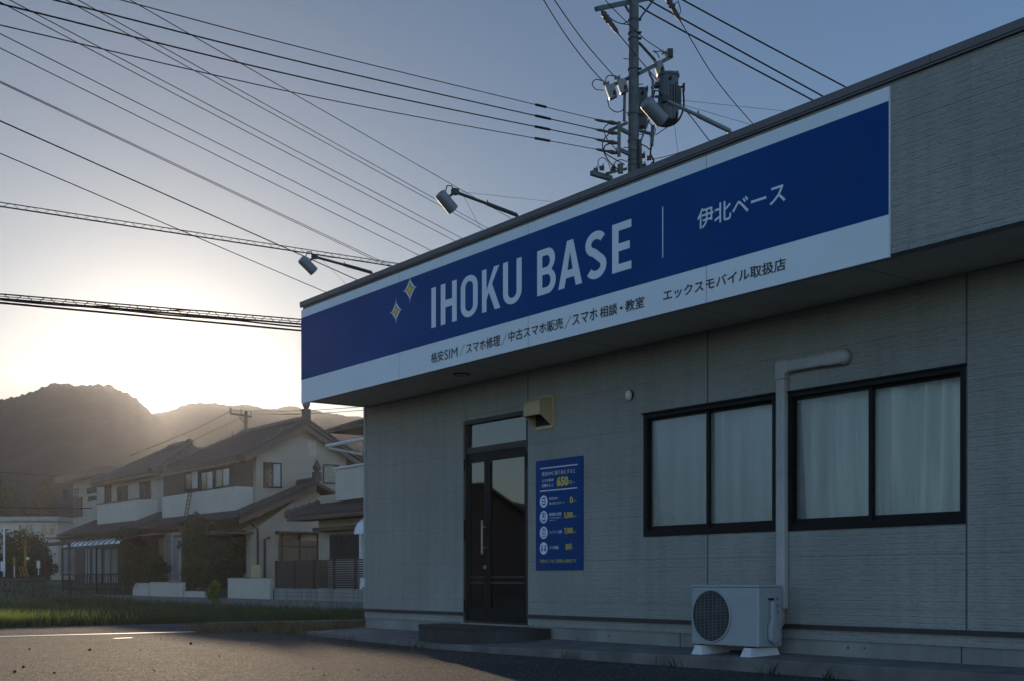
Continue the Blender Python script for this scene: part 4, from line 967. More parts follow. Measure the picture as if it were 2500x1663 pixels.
for px, py, dy in ((1570, 380, .1), (1585, 385, .1), (1572, 405, .0), (1455, 415, -.4), (1470, 410, -.3), (1498, 412, -.2), (1515, 418, -.1), (1592, 328, .3)):
    c = lp(px, py, dy); cl_.box(c.x-.06, c.x+.05, c.y-.04, c.y+.04, c.z-.05, c.z+.04); cl_.tube([c, c+Vector((.03, 0, .1))], .015, 6)
cl_.build('clamp', 'pole_dark', pole)
cc = lp(1515, 415, -.1); MB().box(cc.x-.08, cc.x+.06, cc.y-.05, cc.y+.05, cc.z-.08, cc.z+.14).build('junction_box', 'xfmr', pole, bevel=.01)
# transformers
def transformer(px, top, bot, wpx, dy, lab, arms):
    c0 = P30(px, bot, dy); sc_ = F/(YP0+dy); r_ = wpx/2/sc_; h_ = (bot-top)/sc_
    t = empty('transformer', c0, lab, 'transformer', 0, 'pole transformers')
    MB().tube([(0, 0, 0), (0, 0, .02), (0, 0, h_*.93), (0, 0, h_*.97)], [r_*.80, r_*.84, r_*.84, r_*.80], 24).build('tank', 'xfmr', t, smooth=True)
    MB().tube([(0, 0, h_*.93), (0, 0, h_*.975), (0, 0, h_)], [r_*.93, r_*.93, r_*.5], 24).tube([(r_*.7, -.1, h_*.93), (r_*.7, -.1, h_*1.02)], .03, 8).build('lid', 'xfmr', t, smooth=True)
    fin = MB()
    for k in range(9):
        a = R(-95+k*13); x, y = math.cos(a), math.sin(a)
        fin.prism([(x*r_*.8-y*.012, y*r_*.8+x*.012, h_*.25), (x*r_*1.08-y*.012, y*r_*1.08+x*.012, h_*.28), (x*r_*1.08-y*.012, y*r_*1.08+x*.012, h_*.68), (x*r_*.8-y*.012, y*r_*.8+x*.012, h_*.72)], (y*.024, -x*.024, 0))
    fin.build('cooling_fin', 'xfmr', t)
    MB().box(-r_*.95-.06, -r_*.75, -.1, .1, h_*.72, h_*.80).box(-r_*.95-.06, -r_*.75, -.1, .1, h_*.2, h_*.28).build('bracket', 'pole_dark', t)
    b_ = MB().tube([(0, -r_*.75, h_*.8), (0.02, -r_*1.1, h_*.84)], .035, 8).tube([(r_*.8, -.05, h_*.70), (r_*1.25, -.05, h_*.71)], .03, 8).box(r_*1.15, r_*1.35, -.08, .0, h_*.62, h_*.78); b_.build('bushing', 'black', t, smooth=True)
transformer(1632, 180, 297, 58, .3, 'large ribbed grey transformer hung right of the pole, behind the nearest lamp', 1)
transformer(1566, 216, 311, 36, 1.0, 'smaller transformer half hidden just behind the pole', 1)
MB().bar(lp(1556, 285, .1), lp(1585, 278, .5), .07, .05).bar(lp(1600, 236, .2), lp(1612, 236, .3), .06, .05).bar(lp(1591, 214, .1), lp(1606, 208, .3), .05, .05).build('transformer_bracket', 'pole_dark', pole)

# ================================================================== OVERHEAD WIRES
def wire(pts, r, lab, group, sag=0.0, name='overhead_wire', m='cable'):
    """pts: photo pixels with a depth; a straight span between two of them is straight in space"""
    P = [at(*p) for p in pts]; o_ = []
    if len(P) == 2 and sag:
        n = 24
        for i in range(n+1):
            t = i/n; q = P[0].lerp(P[1], t); q.z -= sag*4*t*(1-t); o_.append(q)
    else: o_ = curve(P, 6) if len(P) > 2 else P
    o = MB().tube(o_, r, 6).build(name, m, smooth='all')
    tag(o, lab, 'cable', group); return o
def ext(a, b, k):          # extend a->b beyond a by k
    return tuple(a[i]+(a[i]-b[i])*k for i in range(2))
GL = 'low voltage wires from the left to the pole'
for (x0, y0), (xm, ym), (x1, y1), r_, lab in (
    ((296, 0), (800, 132), (1460, 292), .009, 'topmost of the four wires meeting the pole rack'),
    ((134, 0), (800, 167), (1460, 316.5), .013, 'thick second wire down at the pole rack'),
    ((0, 9), (800, 203), (1460, 340), .013, 'thick third wire down at the pole rack'),
    ((0, 61), (800, 243), (1460, 365), .009, 'lowest of the four wires meeting the pole rack')):
    fx = lambda x: 1/( (1/16.0)+(1/29.6-1/16.0)*(x/1460) )
    xe, ye = ext((x0, y0), (xm, ym), .45)
    o = wire([(xe, ye, fx(xe)), (x0, y0, fx(x0)), (xm, ym, fx(xm)), (x1, y1, 29.6)], r_, lab, GL)
    # splice sleeve
    t = .86; sx_ = 1328; sy_ = None
    s0 = at(1306, np.interp(1306, [xm, x1], [ym, y1])+ (-1.2), fx(1306)); s1 = at(1343, np.interp(1343, [xm, x1], [ym, y1])-.6, fx(1343))
    tt = curve([at(xe, ye, fx(xe)), at(x0, y0, fx(x0)), at(xm, ym, fx(xm)), at(x1, y1, 29.6)], 200)
    seg = [p for p in tt if 1306 < CX+F*p.x/p.y < 1343]
    ob = MB().tube(seg[::4], .028, 8).build('splice_sleeve', 'cable', o, smooth='all')
G2 = 'parallel wires slanting down behind the shop roof'
diag = [((318, 0), (1253, 536), 'upper slanting wire that passes the middle sign lamp', .012),
        ((191, 0), (1196, 560), 'second slanting wire, upper strand of the second pair', .011), ((161, 0), (1180, 560), 'third slanting wire, lower strand of the second pair', .011),
        ((24, 0), (1087, 560), 'fourth slanting wire, upper strand of the third pair', .011), ((0, 5), (1057, 560), 'fifth slanting wire, starting in the top left corner', .011),
        ((0, 82), (950, 560), 'sixth slanting wire, a lone strand under the corner one', .011), ((0, 117), (895, 560), 'seventh slanting wire, just above the close double wire', .011),
        ((0, 198), (766, 560), 'upper strand of the close double wire on the left', .010), ((0, 201.5), (757, 560), 'lower strand of the close double wire on the left', .010),
        ((0, 295), (595, 560), 'dark slanting wire crossing the zigzag cable near the left lamp', .016), ((0, 374), (436, 560), 'lowest slanting wire, crossing the middle of the zigzag cable', .012)]
for (x0, y0), (x1, y1), lab, r_ in diag:
    m_ = (y1-y0)/(x1-x0)
    fx = lambda x: 1/((1/26.0)+(1/58.0-1/26.0)*(x/1300))
    xa = -260; xb = 1980
    wire([(xa, y0+m_*(xa-x0), fx(xa)), (xb, y0+m_*(xb-x0)-0, fx(xb))], r_, lab, G2, .001)
G3 = 'thick wires running right from the pole top'
for a, b, lab in (((1674.5, 0), (2070, 209), 'uppermost thick wire falling to the roof on the right'), ((1590, 0), (2014, 231), 'middle thick wire falling to the roof on the right'), ((1561, 14), (1990, 241), 'lowest thick wire falling to the roof, leaving beside the pole')):
    m_ = (b[1]-a[1])/(b[0]-a[0]); xa = a[0]-(8 if a[1] else 60) if a[1] else a[0]-90; xb = b[0]+900
    if a[1]: xa = a[0]
    fx = lambda x: 1/((1/30.5)+(1/33.8-1/30.5)*((x-1560)/510))
    wire([(xa, a[1]+m_*(xa-a[0]), fx(xa)), ((a[0]+b[0])/2, (a[1]+b[1])/2+6, fx((a[0]+b[0])/2)), (xb, b[1]+m_*(xb-b[0])+8, fx(xb))], .021, lab, G3)
G4 = 'high voltage leads around the pole'
wire([(1661, 51, 30.2), (1745, 190, 33), (1837, 301, 36), (1930, 400, 39), (2300, 800, 50)], .012, 'wire from the right insulator string down to the roof', G4)
wire([(1510, 83, 29.0), (1598, 188, 30.8), (1680, 277, 32), (1735, 347, 33), (1800, 420, 34), (2050, 760, 40)], .012, 'wire from the left insulator string passing behind the transformer', G4)
wire([(1470, -10, 28.5), (1490, 14, 28.8), (1540, 64, 29.5), (1576, 97, 30.1), (1615, 123, 30.35)], .010, 'wire crossing in front of the pole to the right switch', G4)
wire([(1318, -16, 24), (1327, 0, 24.4), (1382, 87, 26.5), (1439, 162, 28.3), (1475, 201, 29.5)], .011, 'left of two wires curving down to the switches', G4)
wire([(1344, -16, 24), (1353.6, 0, 24.4), (1396, 61, 26), (1436, 114, 27.5), (1500, 187, 29.8)], .011, 'right of two wires curving down to the switches', G4)
wire([(1655, 252, 31), (1750, 280, 31.5), (1840, 307, 32), (1950, 345, 33), (2500, 520, 38)], .005, 'hair-thin wire from the transformer to the roof', G4)
wire([(1580, 392, 30), (1640, 378, 30.5), (1720, 352, 31), (1850, 315, 33), (2500, 170, 38)], .008, 'short wire leaving the pole low toward the right', G4)

def lashed(top, bot, n_per, r_, name, lab, group, waves=1.0, exx=()):
    """messenger wire above, cable below, with a lashing wire zigzagging between them"""
    e = empty(name, at(*top[0]), lab, 'cable', 0, group); o0 = e.location
    A = [at(*p)-o0 for p in top]; B = [at(*p)-o0 for p in bot]
    MB().tube(A, r_, 6).build('messenger_wire', 'cable', e, smooth='all'); MB().tube(B, r_*1.5, 6).build('hung_cable', 'cable', e, smooth='all')
    z_ = []; a0_, a1_, b0_, b1_ = A[0], A[-1], B[0], B[-1]
    n = n_per*8
    for i in range(n+1):
        t = i/n; ph = (i % 8)/8
        s_ = .5+.62*math.sin(2*math.pi*ph); s_ = max(-.04, min(1.04, s_))
        u_ = np.interp(t, [0, 1], [0, 1]); ka = len(A)-1
        def on(Ps):
            q = t*(len(Ps)-1); k = min(int(q), len(Ps)-2); return Ps[k].lerp(Ps[k+1], q-k)
        z_.append(on(B).lerp(on(A), s_))
    MB().tube(z_, r_*.55, 5).build('lashing_wire', 'cable', e, smooth='all')
    return e
# straight spans subdivided in space
def span(a, b, n=8):
    A, B = at(*a), at(*b); o_ = []
    for i in range(n+1):
        p = A.lerp(B, i/n); o_.append((CX+F*p.x/p.y, HY-(p.z-H)*F/p.y, p.y))
    return o_
lashed(span((-900, 355, 17.4), (1540, 731, 29.9), 14), span((-900, 366.5, 17.4), (1540, 738.5, 29.9), 14), 58, .008, 'lashed_cable', 'upper zigzag lashed cable running to the left sign lamp', 'lashed cables on the left')
eb_ = lashed(span((-900, 641.5, 17.4), (1540, 848, 29.9), 14), span((-900, 653, 17.4), (1540, 860, 29.9), 14), 52, .012, 'lashed_cable', 'lower zigzag lashed cable bundle just above the sun', 'lashed cables on the left')
def wavy(pts, amp): 
    return [(x, y+amp*math.sin(i*1.7), d) for i, (x, y, d) in enumerate(pts)]
wire(wavy(span((-900, 650, 17.3), (1540, 870, 29.8), 30), 1.3), .016, 'wavy thick cable hanging in the lower zigzag bundle', 'cables under the lower lashed cable')
wire(wavy(span((120, 742, 22), (560, 764, 24), 8), 2.2), .012, 'slack short cable tied under the lower zigzag bundle', 'cables under the lower lashed cable')
wire(span((-900, 656, 17.4), (1540, 882, 29.9)), .018, 'heavy straight cable, lowest above the mountains', 'cables under the lower lashed cable')
wire(span((-900, 646, 17.4), (1540, 855, 29.9)), .007, 'thin straight cable inside the lower zigzag bundle', 'cables under the lower lashed cable')

# ================================================================== HOUSES
def plane_box(mb, pl, c, a0, a1, z0, z1, d0, d1):
    """box on a facade: pl 'n' = plane local y=c facing -y, 'u' = plane local x=c facing +x; d = distance outward"""
    if pl == 'n': mb.box(a0, a1, c-d1, c-d0, z0, z1)
    else: mb.box(c+d0, c+d1, a0, a1, z0, z1)
    return mb
def hwin(o, par, pl, c, pL, pR, pT, pB, n=2, light=False, fr='frame', px_at=None, depth=.05):
    f_ = on_n if pl == 'n' else on_u
    a0_, zt_ = f_(o, pL, pT, c); a1_, _ = f_(o, pR, pT, c); _, zb_ = f_(o, pL, pB, c)
    a0_, a1_ = sorted((a0_, a1_)); mb = MB(); w = .06
    plane_box(mb, pl, c, a0_, a1_, zt_-w, zt_, 0, depth); plane_box(mb, pl, c, a0_, a1_, zb_, zb_+w, 0, depth+.02)
    for i in range(n+1):
        x = a0_+(a1_-a0_-w)*i/n; plane_box(mb, pl, c, x, x+w, zb_+w, zt_-w, 0, depth)
    wn = mb.build('window', fr, par)
    for i in range(n):
        x = a0_+(a1_-a0_-w)*i/n+w; x2 = a0_+(a1_-a0_-w)*(i+1)/n
        plane_box(MB(), pl, c, x, x2, zb_+w, zt_-w, .005, .02).build('pane', 'pane_light' if (light is True or (light == 'mix' and i % 2)) else 'pane', wn)
    return wn
def house(o, label, kind, mats, name='house', cat='house'):
    return empty(name, (o[0], o[1], 0), label, cat, RZ)
def tiled(panels, par, z_th=.12, ribs=.28, name='roof', m='roof_tile', knob=True):
    """roof panels: first two points are the eave line, then up and round; battens of half-round tile run up the slope"""
    mb = MB(); rb = MB()
    for pts in panels:
        P = [Vector(p) for p in pts]
        mb.prism(P, (0, 0, -z_th))
        e = (P[1]-P[0]); ln_ = e.length; e.normalize(); nrm = None
        for q in P[2:]:
            nn = e.cross(q-P[0])
            if nn.length > 1e-4: nrm = nn.normalized(); break
        if nrm.z < 0: nrm = -nrm
        up = nrm.cross(e); 
        if (P[2]-P[0]).dot(up) < 0: up = -up
        poly = [((q-P[0]).dot(e), (q-P[0]).dot(up)) for q in P]
        mn_, mx_ = min(p[0] for p in poly), max(p[0] for p in poly)
        x = mn_+ribs/2
        while x < mx_:
            ys_ = []
            for i in range(len(poly)):
                (xa, ya), (xb, yb) = poly[i], poly[(i+1) % len(poly)]
                if (xa-x)*(xb-x) < 0: ys_.append(ya+(yb-ya)*(x-xa)/(xb-xa))
            if len(ys_) >= 2:
                y0_, y1_ = min(ys_), max(ys_)
                a = P[0]+e*x+up*(y0_-.02); b = P[0]+e*x+up*y1_
                w = ribs*.26; h = ribs*.22
                rb.add([a-e*w, a+nrm*h, a+e*w, b-e*w, b+nrm*h, b+e*w], [(0, 1, 4, 3), (1, 2, 5, 4), (0, 2, 1)])
                if knob: rb.sphere(a+nrm*.03-Vector((0,0,.02)), .055, 6, 4)
            x += ribs
        # horizontal courses
        yy = .25
        ymax = max(p[1] for p in poly)
        while yy < ymax:
            xs_ = []
            for i in range(len(poly)):
                (xa, ya), (xb, yb) = poly[i], poly[(i+1) % len(poly)]
                if (ya-yy)*(yb-yy) < 0: xs_.append(xa+(xb-xa)*(yy-ya)/(yb-ya))
            if len(xs_) >= 2:
                a = P[0]+e*min(xs_)+up*yy+nrm*.012; b = P[0]+e*max(xs_)+up*yy+nrm*.012
                rb.add([a-up*.03, b-up*.03, b+nrm*.025, a+nrm*.025], [(0, 1, 2, 3)])
            yy += .27
    r_ = mb.build(name, m, par); rb.build('tile_rows', m, r_)
    return r_
def ridge_cap(par, pts, r=.14, finial=False, m='roof_tile'):
    mb = MB().tube(pts, r, 8)
    for i in range(len(pts)-1):
        a, b = Vector(pts[i]), Vector(pts[i+1]); n = max(1, int((b-a).length/.3))
        for k in range(n): p = a.lerp(b, (k+.5)/n); mb.sphere(p+Vector((0, 0, .05)), r*.95, 6, 4)
    o_ = mb.build('ridge', m, par)
    return o_
def finial(par, p, h=.9):
    x, y, z = p
    MB().box(x-.16, x+.16, y-.16, y+.16, z-.05, z+h*.38).tube([(x, y, z+h*.38), (x, y, z+h*.5), (x, y, z+h*.62), (x, y, z+h*.78), (x, y, z+h)], [.08, .17, .2, .12, .01], 10).build('ridge_finial', 'roof_tile', par)

# ---- house with the gable end and finial (middle of the group)
OA = at(626, 0, 58); OA = (OA.x, OA.y)
hA = house(OA, 'two-storey cream house with gable finial, right of the middle', 'h', None)
W_A = 7.6
bp_, zp = on_u(OA, 750, 1029, .5)
_, zeA = on_n(OA, 626, 1090, 0)
print('A peak', bp_, zp, 'eave', zeA)
W_A = 2*bp_
g0 = .42
LA = 9.5
wa = MB(); wa.box(-LA, 0, 0, W_A, 3.2, zeA); wa.prism([(0, 0, zeA), (0, W_A, zeA), (0, W_A/2, zp-.2)], (-LA, 0, 0)); wa.build('upper_wall', 'house_wall', hA)
ev = .7; sl_ = (zp-zeA)/(W_A/2); ze_ = zeA-sl_*ev
ov_ = .5
rA = tiled([[(-LA, -ev, ze_), (ov_, -ev, ze_), (ov_, W_A/2, zp), (-LA+2.6, W_A/2, zp)],
            [(ov_, W_A+ev, ze_), (-LA, W_A+ev, ze_), (-LA+2.6, W_A/2, zp), (ov_, W_A/2, zp)],
            [(-LA, W_A+ev, ze_), (-LA, -ev, ze_), (-LA+2.6, W_A/2, zp)]], hA)
ridge_cap(rA, [(ov_, W_A/2, zp+.12), (-LA+2.6, W_A/2, zp+.12)], .16); ridge_cap(rA, [(ov_-.08, W_A/2, zp+.08), (ov_-.08, -ev, ze_+.08)], .10); ridge_cap(rA, [(ov_-.08, W_A/2, zp+.08), (ov_-.08, W_A+ev, ze_+.08)], .10)
ridge_cap(rA, [(-LA+2.6, W_A/2, zp+.1), (-LA, -ev, ze_+.1)], .12)
finial(rA, (ov_-.1, W_A/2, zp+.15), 1.15)
bg_ = MB(); 
for s_ in (-1, 1): bg_.prism([(ov_-.14, W_A/2, zp-.14), (ov_-.14, W_A/2+s_*(W_A/2+ev), ze_-.14), (ov_-.14, W_A/2+s_*(W_A/2+ev), ze_-.40), (ov_-.14, W_A/2, zp-.42)], (.05, 0, 0))
bg_.build('bargeboard', 'roof_brown', hA)
sd_ = MB()
for py in (1122, 1157): 
    _, z_ = on_u(OA, 640, py, 0); sd_.box(.0, .004, .0, W_A, z_-.01, z_+.01)
for px in (688, 786): 
    b_, _ = on_u(OA, px, 1100, 0); sd_.box(.0, .004, b_-.01, b_+.01, 3.2, zeA+1)
sd_.build('wall_joint', 'house_grey', hA)
hwin(OA, hA, 'u', 0, 643, 687, 1128, 1190, 2, 'mix')
hwin(OA, hA, 'u', 0, 788, 828, 1133, 1180, 1)
b0_, z1_ = on_u(OA, 753, 1078, 0); b1_, z0_ = on_u(OA, 769, 1110, 0)
lv = MB()
for k in range(6): lv.box(.01, .06, b0_, b1_, z0_+(z1_-z0_)*k/6+.02, z0_+(z1_-z0_)*(k+.75)/6)
lv.box(0, .02, b0_-.05, b1_+.05, z0_-.05, z1_+.05); lv.build('gable_vent', 'house_white', hA)
# enclosed balcony on the long side
bx0, bz1 = on_n(OA, 575, 1187, -.9); _, bz0 = on_n(OA, 575, 1250, -.9)
print('A balc', bx0, bz1, bz0)
ba = MB(); ba.box(-LA, bx0, -.9, -.02, bz0-.2, bz1); ba.build('balcony', 'house_white', hA, bevel=.02)
vd = MB(); vd.box(-LA, bx0-.05, -.82, -.02, bz1, bz1+1.45); vd.build('sunroom', 'dark_wood', hA)
_, gz_ = on_n(OA, 583, 1125, -1.1)
MB().prism([(-LA, -1.15, gz_-.05), (bx0+.2, -1.15, gz_-.05), (bx0+.2, 0, gz_+.35), (-LA, 0, gz_+.35)], (0, 0, -.06)).build('sunroom_roof', 'roof_brown', hA)
for a, b in ((452, 486), (491, 522), (527, 563)): hwin(OA, hA, 'n', -.82, a, b, 1146 if a > 500 else 1153, 1192 if a > 500 else 1199, 2, 'mix')
# ground floor wing with its own lower gable
XW = 1.5
bq, zq = on_u(OA, 776, 1178, XW+.5); be, zee = on_u(OA, 600, 1262, XW+.5)
print('wing peak', bq, zq, 'eave', be, zee)
zle = zee; yle = -1.7
slw = (zq-zle)/(bq-yle)
lw = MB(); lw.box(-LA-.5, XW, -.9+.0, 2*bq+.4, .3, 3.0-.0); lw.box(.01, XW-.01, -.7, 2*bq, 3.0, 3.05)
lw.prism([(XW, -.9, 3.0), (XW, bq*2+.4, 3.0), (XW, bq, zq-.2)], (-XW, 0, 0)); lw.build('lower_wall', 'house_wall', hA)
zwall = zle+slw*(0-yle)
rw = tiled([[(-LA-.8, yle, zle), (XW+.5, yle, zle), (XW+.5, 0, zwall), (-LA-.8, 0, zwall)],
            [(.02, 0, zwall), (XW+.5, 0, zwall), (XW+.5, bq, zq), (.02, bq, zq)],
            [(XW+.5, 2*bq-yle, zle), (.02, 2*bq-yle, zle), (.02, bq, zq), (XW+.5, bq, zq)]], hA, name='lower_roof')
ridge_cap(rw, [(XW+.5, bq, zq+.1), (.02, bq, zq+.1)], .14); ridge_cap(rw, [(XW+.42, bq, zq+.06), (XW+.42, yle, zle+.06)], .09); finial(rw, (XW+.4, bq, zq+.12), .95)
MB().prism([(XW+.36, bq, zq-.12), (XW+.36, yle, zle-.12), (XW+.36, yle, zle-.34), (XW+.36, bq, zq-.36)], (.05, 0, 0)).build('bargeboard', 'roof_brown', hA)
gd = hwin(OA, hA, 'u', XW, 681, 735, 1306, 1432, 2, fr='mid_wood'); 
b0_, z1_ = on_u(OA, 679, 1303, XW); b1_, _ = on_u(OA, 782, 1308, XW); 
sh_ = MB(); sh_.box(XW+.01, XW+.06, b0_, b1_+3, .45, z1_-.3); sh_.build('shutter', 'mid_wood', hA)
MB().box(XW, XW+.35, b0_-.15, b1_+3, z1_, z1_+.1).build('door_hood', 'dark_wood', hA)
k_ = MB()
for i in range(7): 
    y = b0_+.1+i*.9; k_.box(XW+.06, XW+.09, y, y+.08, .45, z1_-.02)
k_.box(XW+.06, XW+.085, b0_, b1_+3, z1_-.62, z1_-.54); k_.build('shutter_rail', 'dark_wood', hA)
# down-pipes
dp = MB(); a_, z_ = on_u(OA, 628, 1292, XW); dp.tube([(XW+.06, a_-.3, z_+.2), (XW+.06, a_, z_), (XW+.06, a_, .5)], .05, 8)
a_, z_ = on_u(OA, 645, 1312, XW); dp.tube([(XW+.06, a_+.25, z_), (XW+.06, a_, z_-.1), (XW+.06, a_, .5)], .06, 8); dp.build('downpipe', 'frame2', hA, smooth=True)
a_, _ = on_n(OA, 445, 1300, -.9); MB().box(a_, -.5, -.95, -.901, .45, 3.1).build('eaves_shade_panel', 'dark_wood', hA)  # dark panel added over the ground floor to give the shade under the eaves
hwin(OA, hA, 'n', -.95, 530, 600, 1300, 1400, 2); hwin(OA, hA, 'n', -.9, 405, 440, 1303, 1420, 2, True, fr='house_white')
MB().box(-4.5, XW+.3, -2.2, -.95, zle-.75, zle-.65).build('lean_to_roof', 'dark_wood', hA)
# ladder leaning on the balcony
p0, p1 = on_n(OA, 450, 1264, -1.6), on_n(OA, 460, 1201, -1.0)
la = empty('ladder', Wp(OA, p0[0], -1.6, p0[1]), 'short dark ladder leaning against the white balcony band', 'ladder', RZ)
dx, dz = p1[0]-p0[0], p1[1]-p0[1]; lb = MB()
for s_ in (0, .36): lb.bar((s_, 0, 0), (s_+dx, .62, dz), .05, .05)
lb.build('rail', 'dark_wood', la)
lr = MB()
for k in range(1, 6): t_ = k/6; lr.bar((dx*t_, .62*t_, dz*t_), (.36+dx*t_, .62*t_, dz*t_), .035, .035)
lr.build('rung', 'dark_wood', la)

# ---- hipped house with white balcony (left of the middle)
OB = at(385, 0, 70); OB = (OB.x, OB.y)
hB = house(OB, 'two-storey hip-roofed house with a long white balcony, left of the middle', 'h', None)
LB, WB = 9.0, 6.0
_, zeB = on_n(OB, 385, 1150, 0); bpB, zpB = on_u(OB, 462, 1087, -3)
print('B', zeB, bpB, zpB)
MB().box(-LB, 0, 0, WB, .3, zeB).build('wall', 'house_wall2', hB)
e_ = .65; zE = zeB-.1; h_ = WB/2
rB = tiled([[(-LB-e_, -e_, zE), (e_, -e_, zE), (-h_+.2, h_, zpB), (-LB+h_-.2, h_, zpB)], [(e_, -e_, zE), (e_, WB+e_, zE), (-h_+.2, h_, zpB)],
            [(e_, WB+e_, zE), (-LB-e_, WB+e_, zE), (-LB+h_-.2, h_, zpB), (-h_+.2, h_, zpB)], [(-LB-e_, WB+e_, zE), (-LB-e_, -e_, zE), (-LB+h_-.2, h_, zpB)]], hB)
ridge_cap(rB, [(-h_+.2, h_, zpB+.1), (-LB+h_-.2, h_, zpB+.1)], .17); ridge_cap(rB, [(-h_+.2, h_, zpB+.08), (e_, -e_, zE+.08)], .12); ridge_cap(rB, [(-LB+h_-.2, h_, zpB+.08), (-LB-e_, -e_, zE+.08)], .12)
MB().sphere((-h_+.1, h_, zpB+.2), .2, 8, 6).build('ridge_finial', 'roof_tile', rB)
MB().box(-LB-e_+.05, e_-.05, -e_+.04, -.01, zE-.22, zE-.14).build('eaves', 'roof_brown', hB)
for a, b, t_, bt_ in ((257, 272, 1186, 1229), (287, 312, 1190, 1226), (342, 369, 1178, 1222)): hwin(OB, hB, 'n', 0, a, b, t_, bt_, 2)
xb0, zb1 = on_n(OB, 237, 1232, -1.2); xb1, zb1b = on_n(OB, 334, 1221, -1.2); _, zb0 = on_n(OB, 334, 1274, -1.2)
print('B balc', xb0, xb1, zb1, zb1b, zb0)
zb1 = (zb1+zb1b)/2
MB().box(xb0, xb1, -1.2, -.02, zb0, zb1).build('balcony', 'house_white', hB, bevel=.02)
MB().box(xb0-.05, xb1+.05, -1.25, -1.1, zb1, zb1+.06).build('balcony_rail', 'frame2', hB)
zl2 = on_n(OB, 300, 1290, -2.2)[1]
_, zLr = on_n(OB, 250, 1297, -2.4)
rBl = tiled([[(-LB-1.6, -2.4, zLr), (2.2, -2.4, zLr), (2.2, 0, zLr+1.0), (-LB-1.6, 0, zLr+1.0)]], hB, name='lower_roof')
tiled([[(2.2, -2.4, zLr), (2.2, 3, zLr), (.0, 3, zLr+.9), (.0, 0.02, zLr+.9)]], hB, name='porch_roof')
MB().box(-LB-1, 1.6, -1.5, -.02, .3, zLr+.2).build('lower_wall', 'house_brown', hB)
for a, b in ((208, 222), (226, 250), (255, 290)): hwin(OB, hB, 'n', -1.5, a, b, 1340, 1425, 2, True, fr='frame2')
# translucent curved terrace roof in front of it
_, ztc = on_n(OB, 151, 1340, -4.2)
xc0, _ = on_n(OB, 152, 1340, -4.2); xc1, ztc1 = on_n(OB, 293, 1328, -4.2)
print('terrace', xc0, xc1, ztc, ztc1)
zt_c = (ztc+ztc1)/2
tr_ = empty('terrace_roof', Wp(OB, xc0, -4.2, .2), 'white ribbed curved terrace canopy on thin posts before the house', 'canopy', RZ)
Lc = xc1-xc0; sk = MB(); rbb = MB(); n = 8
prof = [(2.6*(1-math.cos(R(90*i/n)))*1.0, .62*math.sin(R(90*i/n))) for i in range(n+1)]
for i in range(n):
    (y0_, z0_), (y1_, z1_) = prof[i], prof[i+1]; sk.prism([(0, y0_, zt_c-.2+z0_), (Lc, y0_, zt_c-.2+z0_), (Lc, y1_, zt_c-.2+z1_), (0, y1_, zt_c-.2+z1_)], (0, 0, -.02))
sk.build('panel', 'awning', tr_)
for k in range(12):
    x = Lc*k/11
    for i in range(n): (y0_, z0_), (y1_, z1_) = prof[i], prof[i+1]; rbb.bar((x, y0_, zt_c-.18+z0_), (x, y1_, zt_c-.18+z1_), .06, .05)
rbb.bar((0, 0, zt_c-.22), (Lc, 0, zt_c-.22), .08, .12); rbb.build('rib', 'frame2', tr_)
for x in (.05, Lc*.62, Lc-.05): MB().box(x-.04, x+.04, -.04, .04, 0, zt_c-.24).build('post', 'frame2', tr_)
rl = MB().box(0, Lc, -.03, .0, .9, .96); 
for k in range(40): rl.box(Lc*k/40, Lc*k/40+.02, -.02, .0, .1, .9)
rl.build('railing', 'frame', tr_)

# ---- flat-roofed house at the left
OC = at(256, 0, 86); OC = (OC.x, OC.y)
hC = house(OC, 'flat-roofed brown house with deep fascia, farthest left of the row', 'h', None)
_, zc1 = on_n(OC, 256, 1138, 0); xc_, _ = on_n(OC, 134, 1167, 0)
print('C', zc1, xc_)
MB().box(xc_, 0, 0, 7, zc1-.45, zc1).build('roof', 'roof_brown', hC)
MB().box(xc_+1.6, -.9, .9, 6.5, .3, zc1-.451).build('wall', 'house_wall2', hC)
MB().box(xc_+.3, -.2, .3, .4, 1.2, 4.3).build('lower_wall', 'house_grey', hC)
hwin(OC, hC, 'n', .9, 178, 192, 1195, 1216, 2, True); hwin(OC, hC, 'n', .9, 214, 236, 1192, 1206, 1); hwin(OC, hC, 'n', .9, 216, 236, 1213, 1224, 1); hwin(OC, hC, 'n', .9, 154, 165, 1195, 1222, 1)
a0_, z1_ = on_n(OC, 183, 1216, .9); a1_, z0_ = on_n(OC, 202, 1262, .9); MB().box(a0_, a1_, .8, .88, z0_, z1_).build('dark_panel', 'dark_wood', hC)
MB().box(xc_+.3, .5, -1.2, .2, 3.9, 4.0).build('balcony_slab', 'house_grey', hC)

# ---- low white building farthest left
OD = at(140, 0, 100); 
hD = empty('low_building', (OD.x, OD.y, 0), 'low white flat-roofed building behind the dark hedge', 'building', R(-4))
zD = at(0, 1262, 100).z; k_ = 100/F
MB().box(-150*k_, 0, 0, 8, .6, zD-.35).build('wall', 'house_white', hD); MB().box(-155*k_, .3, -.4, 8.2, zD-.35, zD).build('parapet', 'house_grey', hD)
for a, b in ((43, 78), (99, 134)):
    x0_, x1_ = (a-140)*k_, (b-140)*k_; z1_, z0_ = at(0, 1281, 100).z, at(0, 1306, 100).z
    w_ = MB(); w_.box(x0_-.08, x1_+.08, -.06, .0, z0_-.08, z0_); w_.box(x0_-.08, x1_+.08, -.1, .0, z1_, z1_+.08); w_.box((x0_+x1_)/2-.04, (x0_+x1_)/2+.04, -.05, 0, z0_, z1_); o_ = w_.build('window', 'house_white', hD)
    MB().box(x0_, x1_, -.02, -.001, z0_, z1_).build('pane', 'pane', o_)

